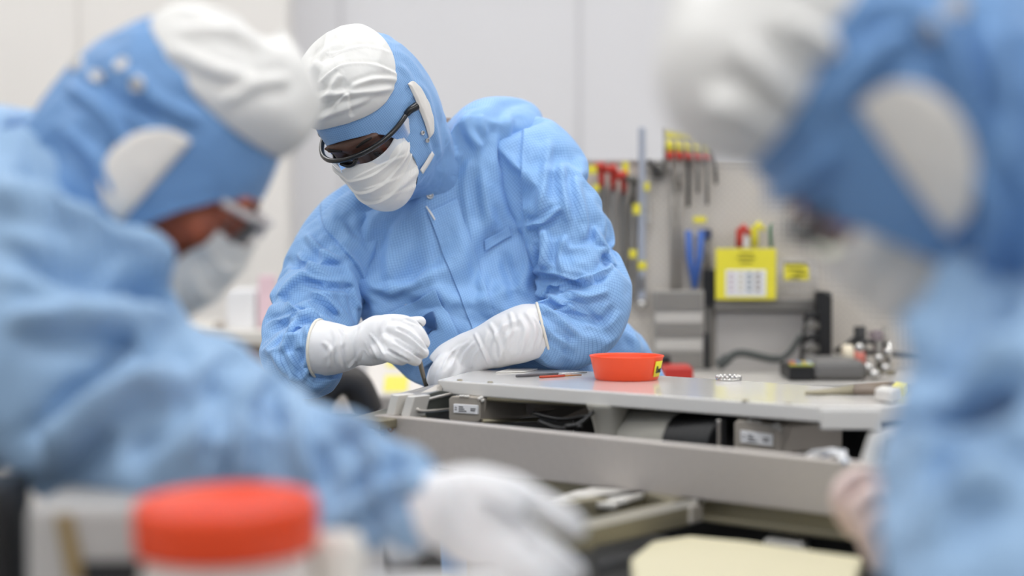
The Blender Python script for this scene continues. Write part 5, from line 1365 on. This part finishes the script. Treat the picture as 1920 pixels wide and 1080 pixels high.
# ---- right: very near, facing left and looking down
rootC = empty('person', (.60, 1.62, 0), 'blurred person closest at the right in blue cleanroom suit, looking down to the left', 'person', 'people in blue cleanroom suits')
HMC = head_matrix(1706, 236, 1.47, (.58, .75, .30), (-.79, .61, .0))
hoodC, sdC, headC = head_kit(rootC, HMC, M_SKIN_C, 15.7, dict(hood=M_CLOTHH, cap=M_WHITE, ear=M_EARW, mask=M_MASK), ear_sides=(1, -1), ear_k=.9, ear_w=1.05, mask_w=50, ear_tilt=-.014, cap_k=.9, temples=False,
    hood_neck=tuple(HMC.inverted() @ Vector(P(1945, 430, 1.52))), neck_r=(.088, .12), wr_k=2.0, cap_tilt=4, cap_a=(48, 46, 48), puff=.040, hood_full=.006, mask_end=-68, arm_end=-.01, glasses_style='wrap', open_f=(74, 66, 54, 42, 29, 21.5, 20),
    cap_lines=[([(1400, 90), (1440, 130), (1500, 190)], 20, 12), ([(1330, 180), (1400, 190), (1470, 230)], 22, 12), ([(1480, 40), (1540, 70), (1580, 120)], 20, 9)],
    hood_lines=[([(1740, 20), (1800, 120), (1840, 260)], 20, 9), ([(1700, 60), (1620, 120), (1560, 200)], 20, 8), ([(1850, 60), (1880, 200), (1880, 330)], 22, 10), ([(1560, 280), (1500, 330), (1440, 380)], 16, 8), ([(1840, 320), (1860, 420), (1830, 520)], 20, 9)])
TCr = W([(1888, 360, 1.515, 20, 20), (1905, 372, 1.52, 150, 150), (1985, 450, 1.54, 240, 230), (2110, 620, 1.57, 330, 290), (2230, 850, 1.60, 360, 300), (2310, 1100, 1.63, 350, 290), (2350, 1320, 1.65, 340, 280)])
ACr = [(2190, 420, 1.56, 110, 100), (2100, 452, 1.44, 190, 150), (2046, 560, 1.40, 238, 165), (2000, 690, 1.36, 262, 175), (1950, 810, 1.33, 258, 172), (1912, 900, 1.31, 240, 165), (1868, 1080, 1.29, 225, 150), (1820, 1240, 1.29, 190, 130), (1770, 1380, 1.31, 130, 100)]
AGr = [(1990, 620, 1.74, 150, 140), (1930, 760, 1.80, 120, 110), (1860, 880, 1.84, 95, 90), (1790, 940, 1.85, 74, 70), (1740, 950, 1.85, 60, 58)]
tC = subdiv(cloth_of(tube(TCr, 60, 56), .12, -.10, 20, 3, .6), 1)
aC = limb(ACr, 54, 60, .10, -.13); fC = limb(AGr, 36, 40)
crease(aC, [([(1860, 420), (1800, 560), (1760, 700)], 30, 14), ([(1910, 520), (1850, 650), (1790, 740)], 28, -14), ([(1900, 640), (1820, 720), (1740, 780)], 30, 12), ([(1900, 740), (1830, 800), (1760, 880)], 26, -12), ([(1910, 900), (1820, 920), (1730, 1000)], 30, 12), ([(1760, 600), (1730, 720), (1720, 840)], 24, 10)])
hipC = P(2340, 1300, 1.65); legC = legs(hipC, .09, .02, 1.68)
suitC = link('coverall', join([tC, aC, fC] + [tube(l, 40, 40).mesh() for l in legC]), M_CLOTHF, rootC); mod(suitC, 'SUBSURF', levels=1, render_levels=1)
boots(rootC, hipC, .09, .02, 1.68, -PI / 2)
body2(rootC, headC, HMC, TCr, [ACr, AGr], legC, M_SKIN_C)
hvC = bvh_of(hoodC)
for q in ((1748, 55), (1790, 12)): snap(hvC, *q, hoodC, .0085)
hvB = bvh_of(hoodB)
for q in ((146, 122), (180, 145), (228, 122), (258, 158)): snap(hvB, *q, hoodB, .008)
glove(rootC, [
    tube(WM([(1746, 981, 1.85, .030, .028), (1709, 976, 1.85, .034, .026), (1674, 966, 1.85, .038, .022), (1649, 951, 1.85, .03, .017)]), 40, 40).mesh(caps=True),
    digit([(1662, 921, 1.86, .0130), (1624, 900, 1.855, .0122), (1592, 906, 1.85, .0112), (1576, 934, 1.845, .0106), (1586, 970, 1.845, .0092)]),
    digit([(1658, 941, 1.84, .0130), (1632, 934, 1.83, .0118), (1612, 952, 1.825, .0108), (1608, 982, 1.825, .0092)]),
    digit([(1662, 966, 1.835, .0130), (1640, 971, 1.825, .0115), (1624, 994, 1.82, .0104), (1628, 1026, 1.82, .009)]),
    digit([(1674, 991, 1.835, .0125), (1654, 1011, 1.825, .0105), (1642, 1034, 1.82, .0098), (1644, 1056, 1.82, .0085)]),
    digit([(1684, 951, 1.875, .0150), (1644, 976, 1.885, .0125), (1609, 988, 1.88, .0108), (1594, 984, 1.87, .0092)])], .0026, M_GLOVE2, (14, .0014))
glove(rootC, [tube(WM([(1775, 1370, 1.31, .040, .036), (1730, 1420, 1.33, .036, .03), (1690, 1450, 1.36, .04, .024), (1660, 1470, 1.38, .036, .018)]), 30, 30).mesh(caps=True)] +
    [digit([(1660 + 6 * k, 1455 + 14 * k, 1.38, .013), (1610 + 8 * k, 1475 + 15 * k, 1.40, .0112), (1575 + 12 * k, 1505 + 12 * k, 1.42, .0092)]) for k in range(4)] +
    [digit([(1700, 1420, 1.38, .015), (1650, 1410, 1.42, .0118), (1615, 1430, 1.44, .0095)])], .003, M_GLOVE2)

FOLD_K = 1.0
# ---- front table and the things on it
zt = .92
ft = empty('front_table', (-.30, 1.70, 0), 'low white front table carrying the jar with the orange lid', 'table')
bm = bm_new(); add_box(bm, (-.64, 1.30, zt - .03), (.075, 1.80, zt)); done('table_top', bm, G_((214, 212, 208), .4), ft, False, .004)
for x in (-.61, .05):
    for y in (1.33, 1.77):
        bm = bm_new(); add_box(bm, (x - .02, y - .02, 0), (x + .02, y + .02, zt - .03)); done('leg', bm, M_GRY, ft, False, .002)
lc = P(425, 955, 1.53); R_ = 172 / F * 1.53
jr = empty('jar', (lc[0], lc[1], zt), 'large white jar with an orange screw lid, blurred in the foreground', 'jar')
M_ = Matrix.Translation((lc[0], lc[1], 0))
hb = lc[2] - .026
bm = bm_new(); add_lathe(bm, [(.0001, zt + .0005), (R_ * .86, zt + .0005), (R_ * .92, zt + .008), (R_ * .92, hb - .02), (R_ * .88, hb - .006), (R_ * .88, hb + .004), (.0001, hb + .004)], M_, 56); done('jar_body', bm, mat('white jar plastic', (228, 222, 216), .35, sub=.1), jr, True)
T_ = Matrix.Translation((lc[0], lc[1], hb)) @ Matrix.Rotation(math.radians(3.0), 4, 'X') @ Matrix.Rotation(math.radians(-1.5), 4, 'Y')
bm = bm_new(); prof = [(R_ * .95, -.004), (R_ * .99, -.001)]
add_lathe(bm, [(R_ * .9, -.002), (R_ * .98, -.004), (R_, .0), (R_, .024), (R_ * .985, .0315), (R_ * .95, .0345), (R_ * .90, .0345), (R_ * .88, .032), (.0001, .032)], T_, 96)
ld = done('lid', bm, mat('orange lid plastic', (232, 74, 32), .42, noise_amt=.03, spec=.4), jr, True); ld['label'] = 'orange screw lid'
# grey boxed instrument at the lower left
gi = empty('instrument', tuple(P(150, 1000, 1.7)[:2]) + (zt,), 'grey instrument box at the lower left with a tan slot', 'instrument')
yb = 1.64
a = PY(46, 950, yb); b = PY(262, 950, yb)
a[0] = max(a[0], -.63)
bm = bm_new(); add_box(bm, (a[0], yb, zt + .0005), (b[0], yb + .14, a[2])); done('case', bm, G_((176, 174, 172), .5), gi, False, .008)
p = PY(118, 962, yb - .002); q = PY(150, 1084, yb - .002); bm = bm_new(); add_prism(bm, [PY(104, 965, yb), PY(136, 962, yb), PY(164, 1090, yb), PY(128, 1092, yb)], (0, -.004, 0)); done('tan_slot', bm, G_((142, 122, 84)), gi, False, .001)
p0 = PY(224, 1052, yb); bm = bm_new(); add_box(bm, (p0[0] - .03, yb - .004, zt + .02), (p0[0] + .03, yb, p0[2])); done('dark_opening', bm, M_K, gi)
bm = bm_new(); a2 = PY(-60, 905, 1.62); b2 = PY(-8, 905, 1.62); add_box(bm, (-.62, 1.64, zt + .0005), (b2[0], 1.74, PY(0, 918, 1.62)[2])); o = done('dark_case', bm, M_K, None, False, .004); tag(o, 'black case at the left edge under the bending person', 'case')
# white box under the outstretched hand
wz = P(980, 1100, 1.62)[2] - .014
a = PY(566, 1080, 1.6); b = PY(1030, 1080, 1.6)
bm = bm_new(); add_box(bm, (a[0] + .035, 1.36, zt + .0005), (b[0], 1.76, wz)); o = done('white_box', bm, G_((232, 228, 224), .5), None, False, .006); tag(o, 'low white box in the foreground under the outstretched hand', 'box')
pc = P(632, 1000, 1.58); bm = bm_new(); add_lathe(bm, [(.0001, zt + .0005), (.022, zt + .0005), (.022, pc[2] - .01), (.018, pc[2]), (.0001, pc[2])], Matrix.Translation((pc[0], pc[1], 0)), 36); o = done('white_bottle', bm, G_((226, 222, 214), .4), None, True); tag(o, 'small white bottle right of the orange lid', 'bottle')
# ------------------------------------------------------------------ light
w = bpy.data.worlds.new('room'); SC.world = w; w.use_nodes = True
w.node_tree.nodes['Background'].inputs['Color'].default_value = (.97, .98, 1, 1); w.node_tree.nodes['Background'].inputs['Strength'].default_value = .38
vs = SC.view_settings
SC.display_settings.display_device = 'sRGB'
vs.view_transform = 'Standard'; vs.look = 'None'; vs.gamma = 1; vs.use_curve_mapping = False; vs.exposure = 0.27
SC.frame_set(1)
